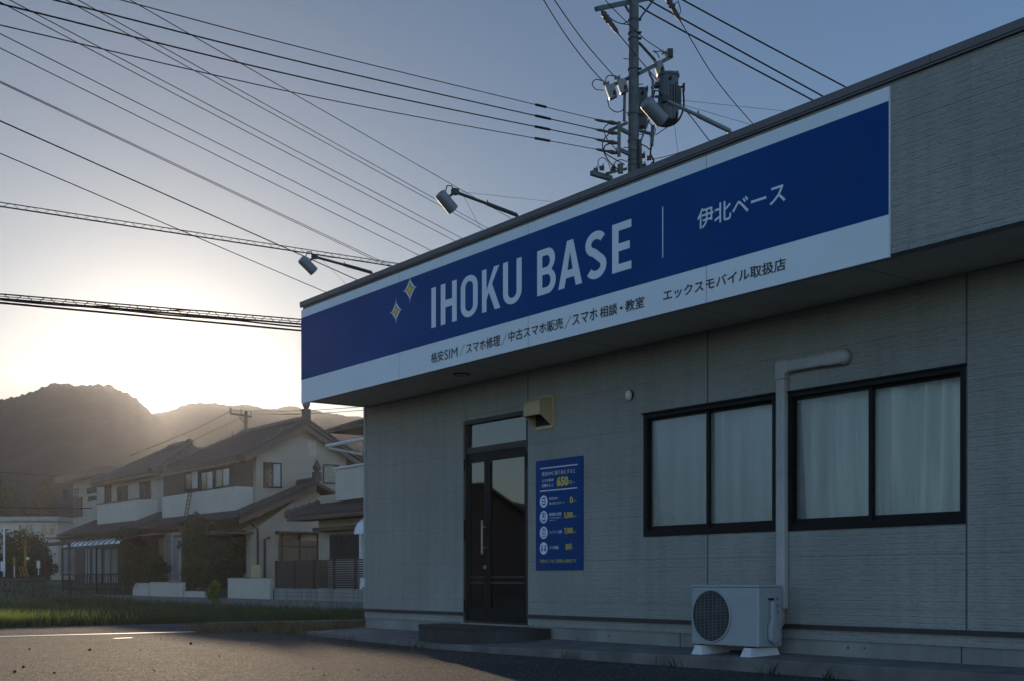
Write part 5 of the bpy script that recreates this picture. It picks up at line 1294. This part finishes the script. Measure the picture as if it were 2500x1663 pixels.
# ---- nearer house at the right, beside the shop corner
OE = at(778, 0, 51); OE = (OE.x, OE.y)
hE = house(OE, 'cream house with tiled skirt roof and white balcony, beside the shop corner', 'h', None)
_, zw = on_n(OE, 778, 1268, 0)
_, zeL = on_n(OE, 735, 1256, -1.0); _, zuL = on_n(OE, 830, 1205, 0)
print('E', zw, zeL, zuL)
MB().box(0, 9, 0, 7, .3, zuL+.0).build('lower_wall', 'house_wall', hE)
rE = tiled([[(-1.0, -1.0, zeL), (9, -1.0, zeL), (9, .9, zuL), (.9, .9, zuL)], [(-1.0, 7, zeL), (-1.0, -1.0, zeL), (.9, .9, zuL), (.9, 7, zuL)]], hE, name='lower_roof')
ridge_cap(rE, [(-1.0, -1.0, zeL+.08), (.9, .9, zuL+.08)], .11)
MB().box(-.95, 9, -.95, -.01, zeL-.22, zeL-.14).build('eaves', 'roof_brown', hE)
xb_, zb1_ = on_n(OE, 819, 1146, -.35); _, zb0_ = on_n(OE, 819, 1222, -.35)
MB().box(xb_, 9, -.35, 1.2, zb0_, zb1_).build('balcony', 'house_white', hE); MB().box(xb_-.06, 9, -.42, -.28, zb1_, zb1_+.07).build('balcony_rail', 'plastic', hE)
xr_, zr_ = on_n(OE, 797, 1089, -.3); 
MB().box(xb_+.2, 9, 1.3, 6.5, zb0_, on_n(OE, 850, 1040, 1.3)[1]).build('upper_wall', 'house_grey', hE)
MB().tube([(xr_, -.3, zr_), (9, -.3, zr_)], .07, 8).tube([(xr_+.15, -.3, zr_-.1), (xr_+.15, 1.2, zr_-.25)], .05, 8).build('canopy_bar', 'plastic', hE, smooth=True)
MB().box(xr_+3.0, xr_+3.12, -.25, -.15, zb1_, zr_).box(xr_+3.5, xr_+3.6, -.25, -.15, zb1_, zr_-.3).build('canopy_post', 'frame2', hE)
xu_, zu_ = on_n(OE, 812, 1046, 0.6)
zt2_ = on_n(OE, 890, 1008, 3.0)[1]
rE2 = tiled([[(xu_-.3, .5, zu_-.05), (9, .5, zu_-.05), (9, 3.4, zu_+1.0), (xu_+1.6, 3.4, zu_+1.0)], [(xu_-.3, 6.5, zu_-.05), (xu_-.3, .5, zu_-.05), (xu_+1.6, 3.4, zu_+1.0)]], hE, name='upper_roof')
hwin(OE, hE, 'n', 0, 807, 885, 1306, 1366, 3, False)
a_, z_ = on_n(OE, 790, 1296, 0); MB().box(a_, a_+4, -.5, 0, z_-.05, z_+.1).build('window_hood', 'dark_wood', hE)
aw_ = MB(); a_, z_ = on_n(OE, 864, 1303, -1.2)
for i in range(6):
    t0_, t1_ = R(15*i), R(15*(i+1)); aw_.prism([(a_, -1.2+1.1*(1-math.cos(t0_)), z_+.75*math.sin(t0_)), (a_+5, -1.2+1.1*(1-math.cos(t0_)), z_+.75*math.sin(t0_)), (a_+5, -1.2+1.1*(1-math.cos(t1_)), z_+.75*math.sin(t1_)), (a_, -1.2+1.1*(1-math.cos(t1_)), z_+.75*math.sin(t1_))], (0, 0, -.03))
aw_.build('awning', 'awning', hE); MB().box(a_+.3, a_+.42, -1.15, -1.05, .4, z_).build('awning_post', 'plastic', hE)
# ---- one more gabled house outside the left of the frame, mirrored in the door glass
OF = (-62, 40)
hF = house(OF, 'gabled house across the road, seen only mirrored in the door glass', 'h', None)
MB().box(-5, 5, -4, 4, -.3, 4.6).prism([(-5, -4, 4.6), (-5, 4, 4.6), (-5, 0, 6.6)], (10, 0, 0)).build('wall', 'house_brown', hF)
tiled([[(-5.6, -4.7, 4.3), (5.6, -4.7, 4.3), (5.6, 0, 6.8), (-5.6, 0, 6.8)], [(5.6, 4.7, 4.3), (-5.6, 4.7, 4.3), (-5.6, 0, 6.8), (5.6, 0, 6.8)]], hF, ribs=.5, knob=False)

# ================================================================== WALLS AND FENCES AT THE FOOT OF THE HOUSES
W0 = at(890, 0, 44); W0 = (W0.x, W0.y)          # the wall line runs along u through here
zg = -.33
x_l, _ = on_n(W0, 325, 0, 0); x_f, _ = on_n(W0, 668, 0, 0)
_, ztop = on_n(W0, 890, 1439, 0); _, zmid = on_n(W0, 890, 1470, 0)
print('wall', x_l, x_f, ztop, zmid)
rwl = empty('retaining_wall', Wp(W0, x_l, 0, zg), 'low weathered concrete retaining wall along the far edge of the field', 'wall', RZ)
MB().box(on_n(W0, 85, 0, 0)[0]-x_l, 12-x_l, 0, .25, -.3, zmid-zg).build('footing', 'concrete', rwl)
bw = empty('block_wall', Wp(W0, x_f, .03, zmid), 'grey block wall under the dark slatted fence', 'wall', RZ)
MB().box(0, 12-x_f, 0, .15, 0.001, ztop-zmid).build('blocks', 'plinth', bw)
bj = MB()
for k in range(1, 3): bj.box(0, 12-x_f, -.004, .0, (ztop-zmid)*k/3-.008, (ztop-zmid)*k/3+.008)
for k in range(int((12-x_f)/.4)): bj.box(k*.4, k*.4+.012, -.004, 0, 0, ztop-zmid)
bj.build('mortar', 'concrete', bw)
_, zft = on_n(W0, 890, 1365, .05)
sf_ = empty('slatted_fence', Wp(W0, x_f, .05, ztop), 'dark brown slatted fence standing on the block wall', 'fence', RZ)
sb_ = MB(); hF_ = zft-ztop; nslat = 13
for k in range(nslat): sb_.box(0, 12-x_f, 0, .02, .03+hF_*k/nslat, .03+hF_*k/nslat+hF_/nslat*.68)
sb_.build('slat', 'dark_wood', sf_)
sp2 = MB()
for k in range(int((12-x_f)/1.6)+1): sp2.box(k*1.6, k*1.6+.08, .02, .09, 0, hF_+.03)
sp2.build('post', 'frame', sf_)
sc_ = MB().box(0, (on_n(W0, 790, 0, 0)[0]-x_f), .1, .13, .05, hF_-.05); sc_.build('screen_sheet', 'mid_wood', sf_)
# white low walls
def lowwall(pl, pr, ptop, pbot, b, lab, m='house_white', nm='garden_wall', th=.14, slant=0):
    a0_, z1_ = on_n(W0, pl, ptop, b); a1_, z1b = on_n(W0, pr, ptop, b); _, z0_ = on_n(W0, (pl+pr)/2, pbot, b)
    z1_ = (z1_+z1b)/2
    e = empty(nm, Wp(W0, a0_, b, z0_), lab, 'wall', RZ, 'garden walls above the field')
    L_ = a1_-a0_; h = z1_-z0_
    MB().prism([(0, 0, -.1), (L_, 0, -.1), (L_, 0, h), (slant*.45, 0, h), (0, 0, h-slant*.25)], (0, th, 0)).build('panel', m, e)
    MB().box(slant*.45, L_+.02, -.02, th+.02, h+.001, h+.03).build('cap', 'concrete', e)
lowwall(324, 362, 1424, 1459, .06, 'short white garden wall with a sloping left end', slant=1)
lowwall(366, 446, 1422, 1460, .06, 'long white garden wall left of the dark shrubs')
lowwall(450, 500, 1444, 1459, .06, 'lowest white kerb wall under the dark shrubs')
lowwall(556, 659, 1412, 1456, .06, 'boxy white garden wall left of the slatted fence')
e_ = empty('board_panel', Wp(W0, on_n(W0, 612, 0, .9)[0], .9, .6), 'tan board standing behind the boxy white wall', 'board', RZ)
z1_ = on_n(W0, 612, 1380, .9)[1]; MB().box(0, on_n(W0, 636, 0, .9)[0]-on_n(W0, 612, 0, .9)[0], 0, .05, -.2, z1_-.6).build('sheet', 'wood_tan', e_); MB().box(-.05, .0, -.01, .06, -.2, z1_-.6).build('edge_strip', 'mid_wood', e_)

# ================================================================== FAR SMALL POLE
b_ = at(600, 0, 120); fp = empty('utility_pole', (b_.x, b_.y, 0), 'small distant utility pole behind the ridge of the gabled house', 'utility pole')
def l2(px, py, dy=0): 
    p = at(px, py, 120+dy); return Vector((p.x-b_.x, p.y-b_.y, p.z))
zt_ = l2(600, 1005).z; MB().tube([(0, 0, 0), (0, 0, zt_)], [.26, .17], 12).build('shaft', 'pole_dark', fp, smooth=True)
MB().bar(l2(562, 1009), l2(614, 1018), .16, .2).bar(l2(566, 1063), l2(606, 1066), .14, .16).build('crossarm', 'pole_dark', fp)
MB().bar(l2(582, 1014), l2(597, 1036), .08, .08).bar(l2(600, 1040), l2(612, 1065), .06, .06).bar(l2(598, 1048), l2(580, 1062), .06, .06).build('brace', 'pole_dark', fp)
for px, py in ((563, 1006), (588, 1009), (613, 1013), (567, 1060)): c = l2(px, py); MB().tube([c-Vector((0, 0, .1)), c+Vector((0, 0, .35))], .11, 8).build('insulator', 'porcelain', fp)
# distant street lights wires
G5 = 'thin distant wires at the far pole'
wire([(320, 1112, 90), (480, 1046, 106), (562, 1004, 120)], .03, 'distant wire falling left from the far pole top', G5)
wire([(330, 1145, 90), (480, 1071, 106), (585, 1022, 120)], .03, 'distant wire falling left from the far pole brace', G5)
wire([(562, 1003, 120), (740, 1003, 125), (900, 992, 130)], .03, 'distant level wire right of the far pole', G5)
wire([(612, 1010, 120), (740, 1011, 125), (900, 1001, 130)], .03, 'lower distant level wire right of the far pole', G5)
wire([(-40, 1238, 90), (140, 1242, 90), (300, 1240, 92)], .035, 'distant wire above the low white building', G5)
wire([(-40, 1150, 120), (60, 1158, 120), (134, 1163, 120)], .03, 'faint distant wire crossing before the dark mountain', G5)

# ================================================================== RAILWAY CROSSING AND POLES FAR LEFT
cr = at(62, 1408, 84); cr_ = empty('crossing_signal', cr, 'yellow and black railway crossing signal far at the left', 'signal')
q_ = 84/F
def z_of(py, Y): return at(0, py, Y).z
MB().tube([(0, 0, 0), (0, 0, z_of(1318, 84)-cr.z)], .09, 10).build('post', 'yellow', cr_)
def stripes(parent, x0, x1, z0, z1, y, n, nm):
    a, b = MB(), MB(); 
    for i in range(n):
        w = (x1-x0)/n
        (a if i % 2 else b).prism([(x0+w*i, y, z0), (x0+w*(i+1), y, z0), (x0+w*(i+1), y, z1), (x0+w*i, y, z1)], (0, .1, 0))
    a.build(nm, 'yellow', parent); b.build(nm, 'black', parent)
hx = MB(); zx = z_of(1330, 84)-cr.z
for s_ in (-1, 1): 
    for k in range(5):
        if k % 1 == 0:
            t0_, t1_ = -1+k*.4, -1+k*.4+.2; hx.bar((t0_*.45, -.12, zx+s_*t0_*.32), (t1_*.45, -.12, zx+s_*t1_*.32), .14, .04)
hx.build('cross_board', 'yellow', cr_)
hx2 = MB()
for s_ in (-1, 1): hx2.bar((-.5, -.09, zx-s_*.36), (.5, -.09, zx+s_*.36), .14, .03)
hx2.build('cross_back', 'black', cr_)
for k, r0 in enumerate((1384, 1393, 1401)): stripes(cr_, -.42+.05*k, .3+.05*k, z_of(r0+7, 84)-cr.z, z_of(r0, 84)-cr.z, -.3, 7, 'striped_panel')
MB().tube([(.22, -.2, z_of(1364, 84)-cr.z), (.22, -.16, z_of(1364, 84)-cr.z)], .11, 14).build('disc', 'plastic', cr_)
gp_ = at(10, 1408, 84); e_ = empty('post', gp_, 'grey control-box post at the far left edge', 'post'); MB().tube([(0, 0, 0), (0, 0, z_of(1288, 84)-gp_.z)], .07, 8).build('shaft', 'plastic', e_); MB().box(-.16, .12, -.2, -.07, .35, 1.0).build('box', 'plastic', e_)
e_.name = 'signal_post'
gp_ = at(35, 1410, 84); e_ = empty('yellow_box', gp_, 'small yellow box on a short post left of the crossing signal', 'box'); MB().box(-.08, .08, -.08, .08, .75, 1.35).build('case', 'yellow', e_); MB().tube([(0, 0, 0), (0, 0, .75)], .04, 8).build('leg', 'plastic', e_)
gp_ = at(94, 1404, 84); e_ = empty('relay_box', gp_, 'small white box on a post right of the crossing signal', 'box'); MB().box(-.09, .09, -.08, .08, .45, .95).build('case', 'plastic', e_); MB().tube([(0, 0, 0), (0, 0, .45)], .04, 8).build('leg', 'plastic', e_)
# far road strip
far = MB(); far.prism([at(-400, 1420, 80), at(108, 1418, 80), at(108, 1412, 86), at(-400, 1413, 86)], (0, 0, .03)); tag(far.build('far_road', 'road'), kind='structure')
# dark wooden pergola / gate frame at the left of the terrace
pg = at(107, 1436, 66); e_ = empty('carport', (pg.x, pg.y, .3), 'dark timber carport frame at the left edge of the gardens', 'carport', RZ)
xx = 4.2; hh_ = z_of(1335, 66)-.3
MB().box(0, .09, 0, .09, -.3, hh_).build('post', 'dark_wood', e_); MB().box(xx, xx+.09, 0, .09, -.3, hh_).build('post', 'dark_wood', e_); MB().box(0, .09, 4, 4.09, -.3, hh_+.5).build('post', 'dark_wood', e_)
k_ = MB().box(-.2, xx+.3, -.05, .05, hh_, hh_+.12)
for i in range(7): k_.bar((i*.7, 0, hh_+.15), (i*.7, 4.2, hh_+.65), .05, .08)
k_.build('rafter', 'dark_wood', e_); MB().box(0, xx, 4.0, 4.05, 0, hh_+.3).build('back_screen', 'dark_wood', e_)

# ================================================================== TREES, SHRUBS
def leaves(name, blobs, n, size, m, par, seedn, squash=1.0):
    r = np.random.default_rng(seedn)
    w = np.array([b[3]**2 for b in blobs]); w = w/w.sum()
    idx = r.choice(len(blobs), n, p=w)
    cen = np.array([b[:3] for b in blobs])[idx]; rad = np.array([b[3] for b in blobs])[idx]
    d = r.normal(size=(n, 3)); d /= np.linalg.norm(d, axis=1)[:, None]
    rr = rad*(.35+.95*r.random(n)**.8); p = cen+d*rr[:, None]*np.array([1, 1, squash])
    a = r.normal(size=(n, 3)); a /= np.linalg.norm(a, axis=1)[:, None]; b = np.cross(a, r.normal(size=(n, 3))); b /= np.linalg.norm(b, axis=1)[:, None]
    s_ = size*(.6+.8*r.random(n))[:, None]
    v = np.stack([p-a*s_, p+b*s_*.5, p+a*s_, p-b*s_*.5], 1).reshape(-1, 3)
    me = bpy.data.meshes.new(name); me.from_pydata(v.tolist(), [], np.arange(n*4).reshape(-1, 4).tolist()); me.update(); me.materials.append(M[m])
    o = bpy.data.objects.new(name, me); COL.objects.link(o); o.parent = par; return o
def tree(p, h, w, lab, seedn, n=2500, size=.12, m='leaf', conifer=False, cat='tree', name='tree', low=.15, group=None):
    r = random.Random(seedn); e = empty(name, p, lab, cat, 0, group)
    tk = MB(); tk.tube([(0, 0, -.1), (r.uniform(-.1, .1), 0, h*.4), (r.uniform(-.2, .2), 0, h*.85)], [w*.06+.03, w*.045+.02, .02], 8)
    bl = []
    if conifer:
        for k in range(16): t_ = low+(1-low)*k/15; R_ = w/2*(1-t_)**.8+.15; 
        for k in range(40):
            t_ = low+(1-low)*k/39; R_ = w/2*(1.02-t_)**.75+.1; a = r.uniform(0, 6.28); bl.append((R_*.55*math.cos(a), R_*.55*math.sin(a), h*t_, R_*.62))
    else:
        for k in range(34):
            a = r.uniform(0, 6.28); q = r.random()**.5; zz = h*(low+.06+(.92-low)*r.random()); R_ = w*.5*math.sqrt(max(.1, 1-((zz/h-.6)/.55)**2))
            x, y = R_*q*.65*math.cos(a), R_*q*.65*math.sin(a); br = w*r.uniform(.08, .19); bl.append((x, y, zz, br))
            tk.tube([(0, 0, h*.3), (x*.5, y*.5, (zz+h*.3)/2), (x, y, zz)], [w*.02+.01, w*.014+.008, .006], 5)
    tk.build('trunk', 'bark', e, smooth=True); leaves('crown', bl, n, size, m, e, seedn); return e
def tp(px, Y, z): p = at(px, 0, Y); return (p.x, p.y, z)
q_ = lambda px, Y: px/F*Y
tree(tp(28, 108, .8), 9.0, 4.2, 'broad dark conifer behind the low white building', 11, 5000, .22, 'leaf_far', True, group='trees behind the low building')
tree(tp(2, 104, .8), 8.2, 3.4, 'dark conifer cut by the left edge of the photo', 12, 4000, .22, 'leaf_far', True, group='trees behind the low building')
tree(tp(90, 112, .8), 8.3, 2.4, 'hazy slim tree left of its taller twin', 13, 2500, .2, 'leaf_far', True, group='trees behind the low building')
tree(tp(113, 112, .8), 9.6, 2.4, 'hazy slim tall tree nearest the brown house', 14, 2800, .2, 'leaf_far', True, group='trees behind the low building')
hg = 'dark shrubs round the crossing'
for i, (px, Y, h, w, lab) in enumerate(((-10, 88, 2.9, 3.2, 'dark hedge clump at the left edge'), (32, 89, 3.4, 2.6, 'tall dark green shrub beside the crossing signal'), (78, 90, 3.1, 2.9, 'dark shrub right of the crossing signal'), (104, 88, 2.4, 2.2, 'low dark shrub by the carport'), (58, 91, 2.6, 2.8, 'dark shrub behind the crossing signal'))):
    tree(tp(px, Y, .7), h, w, lab, 30+i, 3500, .11, 'leaf', low=-.05, cat='shrub', name='shrub', group=hg)
gg = 'garden trees in front of the houses'
for i, (px, Y, h, w, lab) in enumerate(((316, 63.5, 2.9, 1.5, 'bushy tree at the right end of the terrace canopy'), (345, 63, 1.9, 1.6, 'dark shrub above the short white wall'), (470, 58, 3.4, 1.6, 'tall dark garden tree above the white kerb wall'),
        (495, 57.5, 3.0, 1.5, 'second dark garden tree above the white kerb wall'), (530, 56.5, 2.0, 1.7, 'round dark bush left of the boxy white wall'), (575, 57, 1.9, 1.4, 'bush behind the boxy white wall'), (385, 62, 1.5, 1.3, 'low bush behind the long white wall'))):
    tree(tp(px, Y, .42), h, w, lab, 50+i, 2600, .085, 'leaf', low=0.02, cat='tree' if h > 2.5 else 'shrub', name='garden_tree' if h > 2.5 else 'garden_shrub', group=gg)
p_ = tp(520, 54.0, .0); tree(p_, .7, .6, 'spiky shrub spilling over the low white kerb', 71, 350, .12, 'grass_bright', low=-.1, cat='shrub', name='shrub')

# ================================================================== GRASS
def blades(name, P, h, w, m, lean=.35, seedn=1):
    r = np.random.default_rng(seedn); n = len(P); P = np.asarray(P)
    a = r.random(n)*6.283; hh = h*(.5+.9*r.random(n)) if np.isscalar(h) else h*(.6+.7*r.random(n))
    dx, dy = np.cos(a)*w, np.sin(a)*w
    la = r.random(n)*6.283; lx, ly = np.cos(la)*hh*lean*r.random(n), np.sin(la)*hh*lean*r.random(n)
    v = np.empty((n, 5, 3)); v[:, 0] = P+np.stack([-dx, -dy, 0*dx], 1); v[:, 1] = P+np.stack([dx, dy, 0*dx], 1)
    v[:, 2] = P+np.stack([dx*.7+lx*.35, dy*.7+ly*.35, hh*.55], 1); v[:, 3] = P+np.stack([-dx*.7+lx*.35, -dy*.7+ly*.35, hh*.55], 1); v[:, 4] = P+np.stack([lx, ly, hh], 1)
    idx = np.arange(n)[:, None]*5
    f = np.concatenate([idx+np.array([[0, 1, 2, 3]])], 0).tolist()+(idx+np.array([[3, 2, 4]])).tolist()
    me = bpy.data.meshes.new(name); me.from_pydata(v.reshape(-1, 3).tolist(), [], f); me.update(); me.materials.append(M[m])
    o = bpy.data.objects.new(name, me); COL.objects.link(o); return tag(o, kind='stuff')
r = np.random.default_rng(99)
def scatter(n, t0, t1, v0, v1, clump=0.0, bias=1.0):
    t = t0+(t1-t0)*r.random(n)**bias; v = v0+(v1-v0)*r.random(n)
    if clump:
        k = (np.sin(t*1.9+v*.6)+np.sin(v*1.3+1.7)+np.sin(t*.7-v*2.1+.5))/3; keep = r.random(n) < .55+.45*k; t, v = t[keep], v[keep]
    z = np.array([gz(a, b) for a, b in zip(t, v)])
    return np.stack([C[0]+U.x*t+V.x*v, C[1]+U.y*t+V.y*v, z], 1)
fld = np.concatenate([scatter(60000, -12, -45, -24, 12.9, .6), scatter(30000, -45, -80, -40, 13, .6)])
# keep what the lens could see, plus a margin
def seen(P, m=250):
    x = CX+F*P[:, 0]/P[:, 1]; return P[(P[:, 1] > 5) & (x > -m) & (x < 1100)]
blades('field_grass', seen(fld), .22, .018, 'grass', .6, 2)
vg = seen(scatter(170000, -7.35, -12.0, -14, 16, .45, 1.6)); blades('verge_grass', vg, .13+.12*(.5+.5*np.sin(vg[:, 0]*2.3+np.sin(vg[:, 1]*1.7)*2)), .007, 'grass', .8, 3)
x_ = CX+F*vg[:, 0]/vg[:, 1]; 
v2 = seen(scatter(110000, -7.32, -8.9, -8, -.6, .3, 1.4)); xv = CX+F*v2[:, 0]/v2[:, 1]
blades('tall_verge_grass', v2[(xv < 20+330*r.random(len(v2))**2.5) & (r.random(len(v2)) < .22)], .27, .006, 'grass_bright', .9, 4)
# broad leaved low weeds along the verge edge
def weeds(P, h, m, name, seedn):
    o = blades(name, np.repeat(P, 14, 0)+np.random.default_rng(seedn).normal(size=(len(P)*14, 3))*np.array([.05, .05, 0]), h, .007, m, 1.1, seedn); return o
wd = scatter(330, -2.75, -3.75, -1.3, 3.2, .8); wd[:, 2] = 0
wd2 = scatter(190, -1.3, -2.9, -.5, 1.6, .8); wd2[:, 2] = .0
weeds(np.concatenate([wd, wd2]), .13, 'weed', 'dry_weeds', 8)
wv = seen(scatter(900, -7.3, -7.9, -16, 16, .3)); weeds(wv, .13, 'grass', 'verge_weeds', 9)
# small weed tufts at the edge of the apron
tf = []
for t_ in (.5, 1.4, 3.0, 5.6, 7.1, 8.3, 8.9): tf.append(tuple(Wp(C, t_, -1.0 if t_ < 5 else -.8, 0)))
weeds(np.array(tf), .10, 'grass', 'apron_weeds', 10)
# crumbs of broken asphalt lying on the lot
gsn = 'dark crumbs lying on the parking asphalt'
# loose grit that catches the low sun
ng = 9000; Yg = 9.2+9.5*r.random(ng)**1.4; Xg = -9.5+12.5*r.random(ng); okg = (CX+F*Xg/Yg > -60) & (CX+F*Xg/Yg < 1400); Xg, Yg = Xg[okg], Yg[okg]; ng = len(Xg)
rel_ = (Xg-C[0])*U.x+(Yg-C[1])*U.y; rv_ = (Xg-C[0])*V.x+(Yg-C[1])*V.y; okg = ~((rel_ > -1.4) & (rv_ > -1.0)); Xg, Yg = Xg[okg], Yg[okg]; ng = len(Xg)
sz_ = .0014+.0034*r.random(ng)**3; dirs = np.array([[1, 0, 0], [0, 1, 0], [-1, 0, 0], [0, -1, 0], [0, 0, .8], [0, 0, -.8]])
vg_ = (np.stack([Xg, Yg, sz_*.4+.001], 1)[:, None, :]+dirs[None]*sz_[:, None, None]*(.6+.8*r.random((ng, 6, 1)))).reshape(-1, 3)
fg_ = (np.arange(ng)[:, None, None]*6+np.array([[0, 1, 4], [1, 2, 4], [2, 3, 4], [3, 0, 4], [1, 0, 5], [2, 1, 5], [3, 2, 5], [0, 3, 5]])[None]).reshape(-1, 3)
me = bpy.data.meshes.new('loose_grit'); me.from_pydata(vg_.tolist(), [], fg_.tolist()); me.update(); me.materials.append(M['grit']); o = bpy.data.objects.new('loose_grit', me); COL.objects.link(o); tag(o, kind='stuff')
for i, (px, py, s_) in enumerate(((219, 1588, .030), (466, 1573, .036), (72, 1586, .022), (57, 1630, .024), (36, 1642, .026), (133, 1644, .02), (392, 1560, .018), (343, 1589, .014), (536, 1603, .014), (613, 1575, .014), (746, 1561, .016), (852, 1579, .016), (764, 1634, .014), (790, 1650, .014), (376, 1638, .014))):
    p = gp(px, py); s_ *= .6; rr_ = random.Random(i); mb = MB().sphere((0, 0, s_*.5), s_, 7, 5, .7)
    mb.v = [(x*rr_.uniform(.7, 1.25), y*rr_.uniform(.7, 1.25), z*rr_.uniform(.8, 1.2)) for x, y, z in mb.v]
    o = mb.build('asphalt_crumb', 'stone', loc=p); tag(o, 'small dark crumb of broken asphalt on the sunlit parking lot', 'stone', gsn)

# ================================================================== HAZE
hz = MB().box(-6000, 6000, -1500, 2600, -1.5, 104)
hm = bpy.data.materials.new('thin evening haze'); hm.use_nodes = True; n, l = hm.node_tree.nodes, hm.node_tree.links
n.remove(n['Principled BSDF']); pv = n.new('ShaderNodeVolumePrincipled')
pv.inputs['Color'].default_value = (.86, .90, 1.0, 1); pv.inputs['Density'].default_value = 1.35e-4; pv.inputs['Anisotropy'].default_value = .79
l.new(pv.outputs[0], n['Material Output'].inputs['Volume'])
M['haze'] = hm
tag(hz.build('haze', 'haze'), kind='stuff')
